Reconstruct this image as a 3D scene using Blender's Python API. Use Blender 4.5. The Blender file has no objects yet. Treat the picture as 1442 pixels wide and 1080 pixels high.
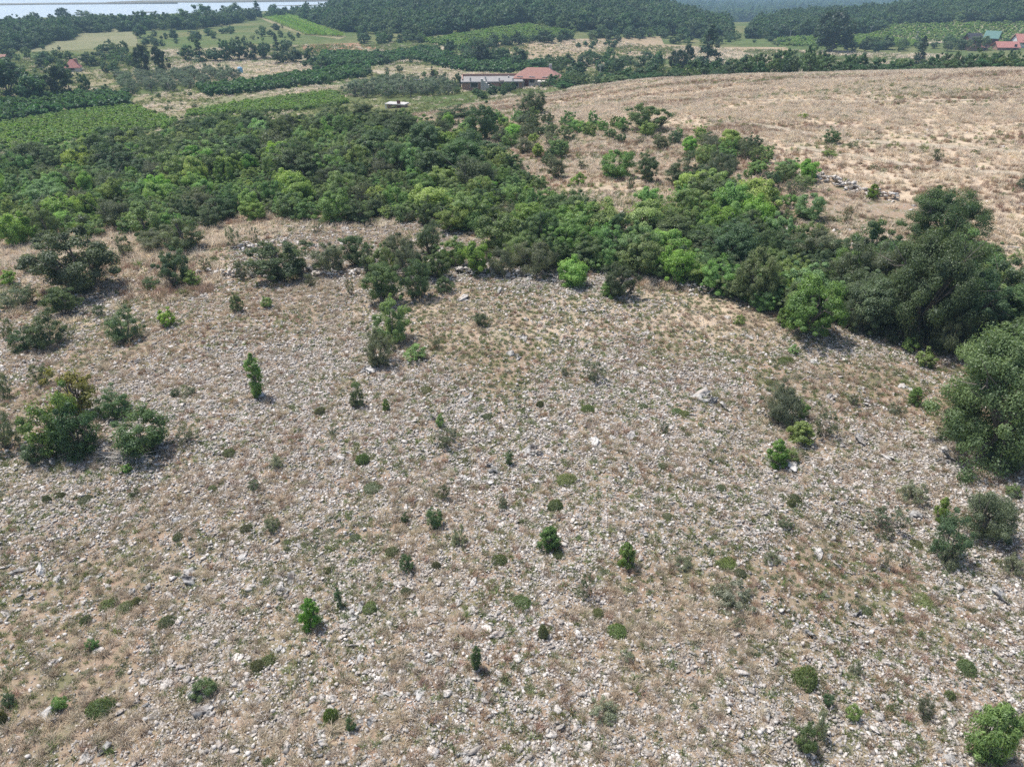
import bpy, math, random
import numpy as np
from mathutils import Vector, geometry as mgeo

R = math.radians
rng = np.random.default_rng(7)
random.seed(7)
scene = bpy.context.scene
COL = scene.collection

# ------------------------------------------------------------------ camera model
CZ, PITCH, F = 18.0, R(30.2), 1030.0          # metres, radians, focal length in photo pixels
CP, SP = math.cos(PITCH), math.sin(PITCH)
CAM = np.array([0.0, 0.0, CZ])

# ------------------------------------------------------------------ noise
def vnoise(x, y, seed=0):
    x = np.asarray(x, float); y = np.asarray(y, float)
    xi = np.floor(x).astype(np.int64); yi = np.floor(y).astype(np.int64)
    fx = x - xi; fy = y - yi
    fx = fx * fx * (3 - 2 * fx); fy = fy * fy * (3 - 2 * fy)
    def hsh(a, b):
        n = (a * 374761393 + b * 668265263 + seed * 974634777) & 0xFFFFFFFF
        n = ((n ^ (n >> 13)) * 1274126177) & 0xFFFFFFFF
        return ((n ^ (n >> 16)) & 0xFFFF) / 65535.0
    a = hsh(xi, yi); b = hsh(xi + 1, yi); c = hsh(xi, yi + 1); d = hsh(xi + 1, yi + 1)
    return (a * (1 - fx) + b * fx) * (1 - fy) + (c * (1 - fx) + d * fx) * fy
def fbm(x, y, seed=0, oct=4):
    s = 0; a = 0.5; t = 0
    for i in range(oct):
        s = s + a * vnoise(np.asarray(x) * 2**i + 17.3 * i, np.asarray(y) * 2**i - 9.1 * i, seed + i); t += a; a *= 0.5
    return s / t

# ------------------------------------------------------------------ terrain height
_D = [0, 30, 50, 80, 110, 140, 170, 200, 260, 340, 420, 520, 650, 900, 2000, 6000]
_T = {
 -180: [0, 0, 0, -1, -2, -3, -4, -5, -7, -9, -11, -13, -15, -18, -21, -21],
 -60: [0, -.4, -1, -3, -6, -8.5, -10, -11, -12, -13, -13.5, -14.5, -20, -26, -26, -26],
 -35: [0, -.3, -.8, -3, -6, -8.5, -10, -11, -12, -13, -13.5, -14.5, -21, -26, -26, -26],
 -20: [0, -.1, -.5, -2.5, -5, -7.5, -9.5, -11, -12, -13, -12.5, -14, -21, -26, -26, -26],
 -12: [0, 0, -.2, -1.8, -3.8, -6.8, -9.2, -10.7, -12, -12.5, -11.5, -12, -19, -26, -26, -26],
 -8: [0, 0, -.1, -1.4, -3.2, -5.8, -8.8, -10.6, -12, -12, -9.5, -6.5, -8, -16, -82, -82],
 -3: [0, 0, 0, -1.2, -2.8, -5, -8.5, -10.5, -12, -11.5, -7, 0, 5, 0, -82, -82],
 3: [0, 0, 0, -.8, -1.8, -3.6, -7.5, -10, -12, -11, -5, 5, 12, 5, -82, -82],
 7: [0, 0, 0, -.4, -.9, -2, -5.5, -9.2, -12, -12, -7.5, -3, 0, -14, -82, -82],
 11: [0, 0, 0, -.1, -.1, -.6, -4.5, -8.7, -12, -13.5, -12.5, -14, -23, -46, -82, -82],
 14: [0, 0, 0, .1, .3, .4, -4, -8.5, -12, -13.5, -14.5, -17, -26, -46, -82, -82],
 18: [0, -.1, -.2, .3, .8, 1.3, -3, -8, -12, -13.5, -14, -15.5, -24, -46, -82, -82],
 25: [0, -.4, -.6, .3, 1.5, 2.3, -2, -7.5, -12, -13, -12, -11.5, -17, -30, -82, -82],
 33: [0, -.9, -1, .3, 2.0, 3.4, .8, -7, -12, -12.5, -9, -1, 6, 5, -82, -82],
 60: [0, -1, -1, .3, 2.0, 3.4, .8, -7, -12, -12.5, -9, -1, 6, 5, -21, -21],
 180: [0, 0, 0, -1, -2, -3, -4, -5, -7, -9, -11, -13, -15, -18, -21, -21],
}
_AZ = sorted(_T)
_LD = np.linspace(math.log(8), math.log(6008), 420)
_AA = np.linspace(-180, 180, 721)
def _build():
    rows = np.array([np.interp(np.exp(_LD) - 8, _D, _T[a]) for a in _AZ])
    g = np.array([np.interp(_AA, _AZ, rows[:, k]) for k in range(len(_LD))])     # (ld, az)
    def sm(a, axis, s):
        n = int(3 * s); k = np.exp(-0.5 * (np.arange(-n, n + 1) / s) ** 2); k /= k.sum()
        return np.apply_along_axis(lambda v: np.convolve(np.pad(v, n, mode='edge'), k, 'valid'), axis, a)
    return sm(sm(g, 0, 5.0), 1, 3.0)
_G = _build()
def H(x, y, detail=True):
    x = np.asarray(x, float); y = np.asarray(y, float)
    d = np.hypot(x, y); az = np.degrees(np.arctan2(x, y))
    u = np.clip((np.log(d + 8) - _LD[0]) / (_LD[1] - _LD[0]), 0, len(_LD) - 1.001)
    v = np.clip((az + 180) * 2, 0, 719.999)
    i = u.astype(int); j = v.astype(int); fu = u - i; fv = v - j
    z = (_G[i, j] * (1 - fv) + _G[i, j + 1] * fv) * (1 - fu) + (_G[i + 1, j] * (1 - fv) + _G[i + 1, j + 1] * fv) * fu
    if detail:
        z = z + (fbm(x / 9, y / 9, 3, 3) - .5) * .9 * np.clip(1 - d / 400, .1, 1) + (fbm(x / 60, y / 60, 5, 2) - .5) * 1.2 * np.clip((d - 60) / 80, 0, 1)
        # micro relief of the stony ground near by
        z = z + (fbm(x / 1.1, y / 1.1, 9, 3) - .5) * .22 * np.clip(1 - d / 90, 0, 1)
    return z
def h1(x, y): return float(H(np.array([x]), np.array([y]))[0])

_TT = np.concatenate([np.linspace(5, 120, 900), np.geomspace(120.2, 5000, 1400)])
def ray(px, py):
    d = np.array([(px - 721) / F, 0, 0]) + (540 - py) / F * np.array([0, SP, CP]) + np.array([0, CP, -SP])
    return d / np.linalg.norm(d)
_cache = {}
def ground(px, py):
    """ground point seen at photo pixel (px, py)"""
    k = (round(px, 1), round(py, 1))
    if k in _cache: return _cache[k]
    d = ray(px, py); P = CAM[None] + _TT[:, None] * d[None]
    dz = P[:, 2] - H(P[:, 0], P[:, 1])
    i = np.argmax(dz < 0)
    if dz[i] >= 0: i = len(_TT) - 1; t = _TT[i]
    else:
        i = max(i, 1); t = _TT[i - 1] + (_TT[i] - _TT[i - 1]) * dz[i - 1] / (dz[i - 1] - dz[i])
    p = CAM + t * d; p[2] = h1(p[0], p[1])
    _cache[k] = p
    return p
def proj(p):
    q = np.asarray(p, float) - CAM
    z = q[1] * CP - q[2] * SP
    return 721 + F * q[0] / z, 540 - F * (q[1] * SP + q[2] * CP) / z
def depth(p): return (p[1]) * CP - (p[2] - CZ) * SP

# ------------------------------------------------------------------ materials
def new_mat(name):
    m = bpy.data.materials.new(name); m.use_nodes = True
    nt = m.node_tree; nt.nodes.clear()
    out = nt.nodes.new('ShaderNodeOutputMaterial')
    return m, nt, out
def N(nt, t, **kw):
    n = nt.nodes.new(t)
    for k, v in kw.items():
        if k.startswith('i_'): n.inputs[k[2:].replace('_', ' ')].default_value = v
        else: setattr(n, k, v)
    return n
def math_(nt, op, a, b=None, c=None, clamp=False):
    n = nt.nodes.new('ShaderNodeMath'); n.operation = op; n.use_clamp = clamp
    for i, v in enumerate((a, b, c)):
        if v is None: continue
        if isinstance(v, (int, float)): n.inputs[i].default_value = v
        else: nt.links.new(v, n.inputs[i])
    return n.outputs[0]
def mixc(nt, fac, a, b, blend='MIX'):
    n = nt.nodes.new('ShaderNodeMix'); n.data_type = 'RGBA'; n.blend_type = blend
    for s, v in ((n.inputs[0], fac), (n.inputs[6], a), (n.inputs[7], b)):
        if isinstance(v, (int, float)): s.default_value = v
        elif isinstance(v, tuple): s.default_value = (*v, 1) if len(v) == 3 else v
        else: nt.links.new(v, s)
    return n.outputs[2]
def noise_(nt, vec, scale, detail=4, rough=.55, out='Fac'):
    n = nt.nodes.new('ShaderNodeTexNoise'); n.inputs['Scale'].default_value = scale
    n.inputs['Detail'].default_value = detail; n.inputs['Roughness'].default_value = rough
    if vec is not None: nt.links.new(vec, n.inputs['Vector'])
    return n.outputs[out]
def ramp(nt, fac, stops):
    n = nt.nodes.new('ShaderNodeValToRGB'); e = n.color_ramp.elements
    while len(e) > 1: e.remove(e[-1])
    e[0].position = stops[0][0]; c = stops[0][1]; e[0].color = (*c, 1) if isinstance(c, tuple) else (c, c, c, 1)
    for p, c in stops[1:]:
        x = e.new(p); x.color = (*c, 1) if isinstance(c, tuple) else (c, c, c, 1)
    nt.links.new(fac, n.inputs[0])
    return n.outputs[0]

LEAF = {}
def leaf_mat(name, col, young=None, objv=.45, hue=.06, trans=.45, tc_=(1.2, 1.25, .7)):
    """leaves: clump-to-clump, leaf-to-leaf and plant-to-plant colour differences"""
    m, nt, out = new_mat(name); L = nt.links
    oi = N(nt, 'ShaderNodeObjectInfo'); at = N(nt, 'ShaderNodeAttribute', attribute_name='tint')
    ge = N(nt, 'ShaderNodeNewGeometry')
    young = young or tuple(min(1, c * k) for c, k in zip(col, (1.5, 1.35, 1.0)))
    c = mixc(nt, at.outputs['Fac'], col, young)
    hsv = N(nt, 'ShaderNodeHueSaturation')
    L.new(c, hsv.inputs['Color'])
    r2 = math_(nt, 'FRACT', math_(nt, 'MULTIPLY', oi.outputs['Random'], 7.31))
    L.new(math_(nt, 'MULTIPLY_ADD', math_(nt, 'SUBTRACT', r2, .5), hue, .5), hsv.inputs['Hue'])
    v = math_(nt, 'MULTIPLY_ADD', math_(nt, 'SUBTRACT', oi.outputs['Random'], .5), objv, 1.0)
    v = math_(nt, 'ADD', v, math_(nt, 'MULTIPLY', math_(nt, 'SUBTRACT', ge.outputs['Random Per Island'], .5), .75))
    L.new(v, hsv.inputs['Value'])
    r3 = math_(nt, 'FRACT', math_(nt, 'MULTIPLY', oi.outputs['Random'], 13.7))
    L.new(math_(nt, 'MULTIPLY_ADD', r3, .3, .8), hsv.inputs['Saturation'])
    d = N(nt, 'ShaderNodeBsdfDiffuse'); t = N(nt, 'ShaderNodeBsdfTranslucent'); g = N(nt, 'ShaderNodeBsdfGlossy')
    g.inputs['Roughness'].default_value = .45; g.inputs['Color'].default_value = (.8, .85, .9, 1)
    L.new(hsv.outputs[0], d.inputs['Color'])
    tc = mixc(nt, 1.0, hsv.outputs[0], tc_, 'MULTIPLY'); L.new(tc, t.inputs['Color'])
    m1 = N(nt, 'ShaderNodeMixShader'); m1.inputs[0].default_value = trans
    L.new(d.outputs[0], m1.inputs[1]); L.new(t.outputs[0], m1.inputs[2])
    m2 = N(nt, 'ShaderNodeMixShader'); m2.inputs[0].default_value = .022
    L.new(m1.outputs[0], m2.inputs[1]); L.new(g.outputs[0], m2.inputs[2])
    L.new(m2.outputs[0], out.inputs[0])
    LEAF[name] = m
    return m
leaf_mat('broadleaf', (.165, .262, .088), (.250, .365, .115))
leaf_mat('dark_leaf', (.090, .145, .066), (.155, .225, .092))
leaf_mat('grey_leaf', (.125, .155, .090), (.185, .220, .128), objv=.3)
leaf_mat('lime_leaf', (.215, .345, .080), (.30, .44, .11))
leaf_mat('bright_leaf', (.135, .235, .055), (.215, .33, .075))
leaf_mat('silver_leaf', (0.263, 0.294, 0.200), (0.362, 0.375, 0.263), hue=.02)
leaf_mat('cushion_leaf', (.150, .205, .070), (.21, .265, .095), hue=.05)
leaf_mat('olive_cushion_leaf', (.145, .165, .080), (.20, .22, .105))
leaf_mat('olive_leaf', (0.124, 0.173, 0.116), (0.181, 0.231, 0.157), objv=.25, hue=.02)
leaf_mat('far_leaf', (.058, .118, .056), (.10, .175, .072), objv=.4, hue=.04)
leaf_mat('far_dark_leaf', (.030, .060, .030), (.050, .090, .042), objv=.3, hue=.03)
leaf_mat('far_light_leaf', (.110, .180, .070), (.155, .235, .09), objv=.4, hue=.04)
leaf_mat('vine_leaf', (.165, .275, .055), (.23, .35, .075), objv=.4, hue=.03)
leaf_mat('orchard_leaf', (.070, .155, .050), (.105, .205, .065), objv=.4, hue=.03)
leaf_mat('brown_leaf', (0.165, 0.173, 0.049), (0.281, 0.231, 0.074), objv=.3)
leaf_mat('straw', (.42, .345, .25), (.52, .44, .325), objv=.5, hue=.03, trans=.35, tc_=(1, .98, .95))
leaf_mat('pale_straw', (.57, .485, .37), (.69, .60, .465), objv=.5, hue=.03, trans=.35, tc_=(1, .98, .95))
leaf_mat('rust_straw', (.31, .215, .145), (.40, .295, .205), objv=.5, hue=.04, trans=.35, tc_=(1, .98, .95))
leaf_mat('green_blade', (.140, .185, .075), (.21, .25, .10), objv=.5, hue=.05)
leaf_mat('grey_herb', (.175, .19, .13), (.24, .25, .175), objv=.5, hue=.03)

def bark_mat(name, c1, c2):
    m, nt, out = new_mat(name)
    tc = N(nt, 'ShaderNodeTexCoord'); b = N(nt, 'ShaderNodeBsdfPrincipled'); b.inputs['Roughness'].default_value = .9
    f = noise_(nt, tc.outputs['Object'], 9, 5)
    nt.links.new(mixc(nt, f, c1, c2), b.inputs['Base Color']); nt.links.new(b.outputs[0], out.inputs[0])
    return m
BARK = bark_mat('bark', (.10, .085, .07), (.24, .21, .18))
DEADWOOD = bark_mat('dead_wood', (.30, .28, .25), (.52, .49, .45))

def stone_mat(name, lo, hi, dark):
    m, nt, out = new_mat(name); L = nt.links
    tc = N(nt, 'ShaderNodeTexCoord'); oi = N(nt, 'ShaderNodeObjectInfo'); at = N(nt, 'ShaderNodeAttribute', attribute_name='tint')
    off = N(nt, 'ShaderNodeVectorMath', operation='ADD')
    L.new(tc.outputs['Object'], off.inputs[0])
    cm = N(nt, 'ShaderNodeCombineXYZ'); k = math_(nt, 'MULTIPLY', oi.outputs['Random'], 50.0)
    L.new(k, cm.inputs[0]); L.new(k, cm.inputs[1]); L.new(cm.outputs[0], off.inputs[1])
    v = off.outputs[0]
    r = math_(nt, 'FRACT', math_(nt, 'ADD', math_(nt, 'MULTIPLY', oi.outputs['Random'], 5.77), at.outputs['Fac']))
    c = mixc(nt, r, lo, hi)
    c = mixc(nt, ramp(nt, noise_(nt, v, 2.6, 6, .65), [(.47, 0.0), (.62, 1.0)]), c, dark)
    c = mixc(nt, math_(nt, 'MULTIPLY', ramp(nt, noise_(nt, v, 1.4, 3), [(.52, 0.0), (.7, 1.0)]), .35), c, (.42, .30, .20))
    b = N(nt, 'ShaderNodeBsdfPrincipled'); b.inputs['Roughness'].default_value = .92; b.inputs['Specular IOR Level'].default_value = .2
    L.new(c, b.inputs['Base Color'])
    bp = N(nt, 'ShaderNodeBump'); bp.inputs['Strength'].default_value = .7; bp.inputs['Distance'].default_value = .04
    L.new(noise_(nt, v, 7, 6, .7), bp.inputs['Height']); L.new(bp.outputs[0], b.inputs['Normal'])
    L.new(b.outputs[0], out.inputs[0])
    return m
STONE = stone_mat('limestone', (.35, .32, .285), (.70, .66, .61), (.17, .16, .15))
ROCK = stone_mat('weathered_limestone', (.36, .35, .33), (.55, .535, .51), (.06, .06, .062))

def plain(name, c1, c2=None, scale=3.0, rough=.85):
    m, nt, out = new_mat(name)
    tc = N(nt, 'ShaderNodeTexCoord'); b = N(nt, 'ShaderNodeBsdfPrincipled'); b.inputs['Roughness'].default_value = rough
    c2 = c2 or tuple(c * .75 for c in c1)
    f = noise_(nt, tc.outputs['Object'], scale, 5)
    nt.links.new(mixc(nt, ramp(nt, f, [(.35, 0.0), (.65, 1.0)]), c1, c2), b.inputs['Base Color'])
    nt.links.new(b.outputs[0], out.inputs[0])
    return m

def field_mat(name, c1, c2, c3, s=.12):
    """far fields: broad patches and fine mottling in world metres"""
    m, nt, out = new_mat(name); L = nt.links
    ge = N(nt, 'ShaderNodeNewGeometry'); p = ge.outputs['Position']
    c = mixc(nt, ramp(nt, noise_(nt, p, s, 4), [(.35, 0.0), (.65, 1.0)]), c1, c2)
    c = mixc(nt, ramp(nt, noise_(nt, p, s * 9, 4, .65), [(.45, 0.0), (.7, 1.0)]), c, c3)
    c = mixc(nt, ramp(nt, noise_(nt, p, s * 2.7, 5, .7), [(.50, 0.0), (.66, .75)]), c, tuple(.6 * k + .4 * g for k, g in zip(c1, (.09, .12, .05))))
    c = mixc(nt, ramp(nt, noise_(nt, p, 2.2, 4, .75), [(.48, 0.0), (.75, .5)]), c, (.10, .105, .055))
    b = N(nt, 'ShaderNodeBsdfDiffuse'); L.new(c, b.inputs[0]); L.new(b.outputs[0], out.inputs[0])
    bp = N(nt, 'ShaderNodeBump'); bp.inputs['Strength'].default_value = .8; bp.inputs['Distance'].default_value = .3; L.new(noise_(nt, p, 1.5, 4, .7), bp.inputs['Height']); L.new(bp.outputs[0], b.inputs['Normal'])
    return m

def terrain_mat():
    m, nt, out = new_mat('karst_ground'); L = nt.links
    ge = N(nt, 'ShaderNodeNewGeometry'); p = ge.outputs['Position']
    zone = N(nt, 'ShaderNodeAttribute', attribute_name='zone'); sep = N(nt, 'ShaderNodeSeparateColor'); L.new(zone.outputs['Color'], sep.inputs[0])
    # soil and dry herbs
    n1 = noise_(nt, p, .35, 5, .6); n2 = noise_(nt, p, 2.3, 5, .65); n3 = noise_(nt, p, 11, 4, .7)
    soil = mixc(nt, ramp(nt, n1, [(.36, 0.0), (.64, 1.0)]), (.29, .190, .135), (.30, .235, .175))
    soil = mixc(nt, ramp(nt, n2, [(.42, 0.0), (.68, 1.0)]), soil, (.20, .175, .115))
    soil = mixc(nt, ramp(nt, n3, [(.40, 0.0), (.70, 1.0)]), soil, (.37, .295, .22))
    soil = mixc(nt, ramp(nt, noise_(nt, p, .8, 4, .6), [(.50, 0.0), (.66, .85)]), soil, (.15, .155, .085))
    # small stone chips
    vo = N(nt, 'ShaderNodeTexVoronoi', feature='F1'); vo.inputs['Scale'].default_value = 9.0; vo.inputs['Randomness'].default_value = 1
    wob = N(nt, 'ShaderNodeVectorMath', operation='MULTIPLY_ADD')
    nz = N(nt, 'ShaderNodeTexNoise'); nz.inputs['Scale'].default_value = 14; L.new(p, nz.inputs['Vector'])
    L.new(nz.outputs['Color'], wob.inputs[0]); wob.inputs[1].default_value = (.10, .10, .10); L.new(p, wob.inputs[2])
    L.new(wob.outputs[0], vo.inputs['Vector'])
    cs = N(nt, 'ShaderNodeSeparateColor'); L.new(vo.outputs['Color'], cs.inputs[0])
    chip = math_(nt, 'MULTIPLY', math_(nt, 'LESS_THAN', vo.outputs['Distance'], .50),
                 math_(nt, 'LESS_THAN', cs.outputs[0], math_(nt, 'MULTIPLY', sep.outputs[0], .62)))
    chipc = mixc(nt, cs.outputs[1], (.29, .265, .235), (.48, .455, .42))
    near = mixc(nt, chip, soil, chipc)
    # straw field
    st = mixc(nt, ramp(nt, noise_(nt, p, .12, 5, .6), [(.38, 0.0), (.62, 1.0)]), (.48, .395, .305), (.41, .33, .245))
    st = mixc(nt, ramp(nt, noise_(nt, p, 1.6, 5, .7), [(.40, 0.0), (.72, 1.0)]), st, (.60, .485, .35))
    st = mixc(nt, ramp(nt, noise_(nt, p, .5, 4, .6), [(.52, 0.0), (.70, .7)]), st, (.18, .18, .095))
    # valley grass
    va = mixc(nt, ramp(nt, noise_(nt, p, .035, 4, .6), [(.38, 0.0), (.62, 1.0)]), (.10, .135, .055), (.19, .185, .095))
    va = mixc(nt, ramp(nt, noise_(nt, p, .4, 5, .7), [(.45, 0.0), (.7, .8)]), va, (.055, .085, .035))
    c = mixc(nt, sep.outputs[1], near, st)
    c = mixc(nt, sep.outputs[2], c, va)
    b = N(nt, 'ShaderNodeBsdfDiffuse'); L.new(c, b.inputs[0])
    bp = N(nt, 'ShaderNodeBump'); bp.inputs['Strength'].default_value = .6; bp.inputs['Distance'].default_value = .06
    hh = math_(nt, 'ADD', n3, math_(nt, 'MULTIPLY', chip, .5)); L.new(hh, bp.inputs['Height']); L.new(bp.outputs[0], b.inputs['Normal'])
    L.new(b.outputs[0], out.inputs[0])
    return m

# ------------------------------------------------------------------ mesh helpers
def mesh_np(name, V, Fc, mat=None, tint=None, smooth=False):
    """V (n,3); Fc list of (m,k) integer arrays"""
    me = bpy.data.meshes.new(name)
    V = np.asarray(V, np.float32)
    if not isinstance(Fc, list): Fc = [Fc]
    Fc = [np.asarray(f, np.int32) for f in Fc if len(f)]
    nl = sum(f.size for f in Fc); nf = sum(len(f) for f in Fc)
    me.vertices.add(len(V)); me.loops.add(nl); me.polygons.add(nf)
    me.vertices.foreach_set('co', V.ravel())
    me.loops.foreach_set('vertex_index', np.concatenate([f.ravel() for f in Fc]))
    tot = np.concatenate([np.full(len(f), f.shape[1], np.int32) for f in Fc])
    st = np.concatenate([[0], np.cumsum(tot)[:-1]]).astype(np.int32)
    me.polygons.foreach_set('loop_start', st)
    try: me.polygons.foreach_set('loop_total', tot)
    except Exception: pass
    if smooth: me.polygons.foreach_set('use_smooth', np.ones(nf, bool))
    me.update(calc_edges=True)
    if tint is not None:
        a = me.attributes.new('tint', 'FLOAT', 'POINT'); a.data.foreach_set('value', np.asarray(tint, np.float32))
    if mat: me.materials.append(mat)
    return me
def link(name, me, parent=None, loc=None):
    o = bpy.data.objects.new(name, me); COL.objects.link(o)
    if parent: o.parent = parent
    if loc is not None: o.location = loc
    return o
def tag(o, label=None, cat=None, group=None, kind=None):
    for k, v in (('label', label), ('category', cat), ('group', group), ('kind', kind)):
        if v: o[k] = v
    return o
def norm(a): return a / np.maximum(np.linalg.norm(a, axis=-1, keepdims=True), 1e-9)
def rdir(n, r=rng): return norm(r.normal(size=(n, 3)))

def quads(P, n, L, W, r, dirv=None, fold=0):
    """one diamond leaf per point"""
    k = len(P)
    t = dirv if dirv is not None else r.normal(size=(k, 3))
    t = norm(t - (t * n).sum(1, keepdims=True) * n); s = np.cross(n, t)
    L = np.broadcast_to(L, (k,))[:, None]; W = np.broadcast_to(W, (k,))[:, None]
    V = np.stack([P - t * L * .5, P + s * W * .5 - n * L * .04, P + t * L * .5, P - s * W * .5 - n * L * .04], 1).reshape(-1, 3)
    Fc = np.arange(4 * k).reshape(k, 4)
    return V, Fc
def tube(pts, rad, sides=5):
    pts = np.asarray(pts, float); n = len(pts); V = []; 
    for i in range(n):
        d = norm((pts[min(i + 1, n - 1)] - pts[max(i - 1, 0)])[None])[0]
        a = np.cross(d, [0.31, .87, .22] if abs(d[1]) < .9 else [1, 0, 0]); a = a / np.linalg.norm(a); b = np.cross(d, a)
        for k in range(sides):
            th = 2 * math.pi * k / sides
            V.append(pts[i] + rad[i] * (math.cos(th) * a + math.sin(th) * b))
    Fc = [(i * sides + k, i * sides + (k + 1) % sides, (i + 1) * sides + (k + 1) % sides, (i + 1) * sides + k) for i in range(n - 1) for k in range(sides)]
    return np.array(V), np.array(Fc)
def join(parts):
    V = []; Fc = []; o = 0
    for v, f in parts:
        V.append(v); Fc.append(np.asarray(f) + o); o += len(v)
    return np.concatenate(V), Fc

# ------------------------------------------------------------------ plant prototypes
def crown_shape(kind, dirs, hh, r):
    pass
def make_plant(name, mat, Ht=3.5, W=3.5, nclump=45, per=240, leaf=.14, lw=.55, base=.06, shape='round', up=.5, spread=.30, stems=7, trunk=False, seed=1, stiff=0.0, hollow=.5, fill=1.0, tint_sd=.34, strad=.035):
    """returns (foliage mesh, stem mesh, height, width)"""
    r = np.random.default_rng(seed)
    nl = 6; lob = rdir(nl, r); amp = r.uniform(-.45, .45, nl)
    d = rdir(nclump, r)
    if shape == 'round': rad = r.uniform(hollow, 1.0, nclump)
    else: rad = np.sqrt(r.uniform(.08, 1, nclump))
    lf = 1 + (np.maximum(0, d @ lob.T) ** 3 * amp).sum(1)
    zc = Ht * (base + (1 - base) / 2); rz = Ht * (1 - base) / 2
    C = np.stack([d[:, 0] * rad * lf * W / 2, d[:, 1] * rad * lf * W / 2, zc + d[:, 2] * rad * lf * rz], 1)
    cr = W * .5 * spread * r.uniform(.5, 1.3, nclump)
    jit = np.where(r.uniform(0, 1, nclump) < .22, r.uniform(1.05, 1.32, nclump), 1.0)      # shoots that stand out of the crown
    if shape == 'round': C = np.stack([C[:, 0] * jit, C[:, 1] * jit, zc + (C[:, 2] - zc) * jit], 1); cr = cr * np.where(jit > 1, .62, 1)
    if shape in ('cone', 'column', 'flame'):
        t = r.uniform(0, 1, nclump) ** (1.3 if shape == 'cone' else 1.0)
        prof = {'cone': (1 - t) ** .8, 'column': np.minimum(1, 4 * (1 - t)) * np.minimum(1, .5 + 2 * t), 'flame': np.sin(np.pi * (.12 + .88 * t) ** .75) ** .7}[shape]
        a = r.uniform(0, 2 * math.pi, nclump); q = np.sqrt(r.uniform(.1, 1, nclump)) * prof * W / 2 * .85
        C = np.stack([np.cos(a) * q, np.sin(a) * q, Ht * (base + (1 - base) * t * .95)], 1)
        cr = W * .5 * spread * (.35 + .75 * prof) * r.uniform(.7, 1.2, nclump)
    if shape == 'dome':
        d[:, 2] = np.abs(d[:, 2]); C = np.stack([d[:, 0] * rad * lf * W / 2, d[:, 1] * rad * lf * W / 2, Ht * (base + (1 - base) * d[:, 2] * rad * lf)], 1)
    C[:, 2] = np.maximum(C[:, 2], cr * .35)
    ctint = np.clip(r.normal(.45, tint_sd, nclump), 0, 1)
    Ps = []; Ns = []; Ts = []; Ds = []
    for i in range(nclump):
        k = max(6, int(per * fill * r.uniform(.6, 1.35)))
        q = rdir(k, r); rr = r.uniform(0, 1, k) ** (1 / 2.4)
        P = C[i] + q * rr[:, None] * cr[i] * np.array([1, 1, .78])
        ax = norm((C[i] - np.array([0, 0, Ht * .35]))[None])
        nn = norm(q * .85 + np.array([0, 0, up * .7]) + ax * .35 + r.normal(size=(k, 3)) * .40)
        Ps.append(P); Ns.append(nn); Ts.append(np.clip(ctint[i] + r.normal(0, .12, k), 0, 1)); Ds.append(norm(q * .5 + ax * .5 + np.array([0, 0, stiff * 3])) + r.normal(size=(k, 3)) * (.9 - .5 * min(1, stiff)))
    P = np.concatenate(Ps); n = np.concatenate(Ns); T = np.concatenate(Ts); D = np.concatenate(Ds)
    ok = P[:, 2] > .015 * Ht; P, n, T, D = P[ok], n[ok], T[ok], D[ok]
    Ls = leaf * r.uniform(.65, 1.35, len(P))
    V, Fc = quads(P, n, Ls, Ls * lw, r, D)
    me = mesh_np(name, V, Fc, LEAF[mat], np.repeat(T, 4))
    # stems
    ps = []
    order = r.permutation(nclump)[:stems]
    R0 = strad * W
    if trunk:
        th = Ht * max(base, .22); tw = r.normal(0, .04 * W, (4, 2)); tw[0] = 0
        pts = [(tw[i, 0], tw[i, 1], -.15 + (th + .15) * i / 3) for i in range(4)]
        ps.append(tube(pts, [R0 * 1.5, R0 * 1.15, R0, R0 * .9], 7)); start = np.array(pts[-1])
    for i in order:
        s = start if trunk else np.array([r.normal(0, .05 * W), r.normal(0, .05 * W), -.08])
        e = C[i]; mid = s * .45 + e * .55 + np.array([0, 0, .12 * Ht * (1 if trunk else -.3)]) + r.normal(0, .05 * W, 3)
        mid2 = s * .2 + mid * .6 + e * .2 + r.normal(0, .02 * W, 3)
        ps.append(tube([s, (s + mid) / 2 + r.normal(0, .015 * W, 3), mid, e], [R0 * .8, R0 * .62, R0 * .42, R0 * .12], 5))
        for _ in range(2):
            e2 = e + r.normal(0, .14 * W, 3); ps.append(tube([mid, (mid + e2) / 2 + r.normal(0, .02 * W, 3), e2], [R0 * .3, R0 * .2, R0 * .07], 4))
    v, f = join(ps)
    st = mesh_np(name + '_stems', v, f, BARK, smooth=True)
    zz = np.percentile(P[:, 2], 99.3); ww = np.percentile(np.abs(P[:, :2]).max(1), 98) * 2
    return me, st, float(zz), float(ww)

PROTO = {}
def P_(kind, *variants): PROTO[kind] = [make_plant(f'{kind}_{i}', **v) for i, v in enumerate(variants)]
B = dict
P_('leafy', *[B(mat='broadleaf', Ht=3.6, W=3.8, nclump=75, per=300, leaf=.125, base=.03, seed=10 + i, spread=.25, stems=9) for i in range(4)])
P_('dark', *[B(mat='dark_leaf', Ht=3.8, W=3.6, nclump=80, per=330, leaf=.10, base=.03, seed=30 + i, spread=.24, stems=8) for i in range(4)])
P_('grey', *[B(mat='grey_leaf', Ht=3.0, W=3.0, nclump=75, per=300, leaf=.10, lw=.32, base=.02, seed=50 + i, spread=.28, stems=10, stiff=.5, up=.2) for i in range(3)])
P_('lime', *[B(mat='lime_leaf', Ht=3.0, W=3.4, nclump=70, per=270, leaf=.13, base=.03, seed=70 + i, spread=.30, stems=8) for i in range(2)])
P_('bare', *[B(mat='grey_leaf', Ht=2.6, W=2.4, nclump=46, per=36, leaf=.10, lw=.5, base=.05, seed=60 + i, spread=.25, stems=40, strad=.016) for i in range(2)])
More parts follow.
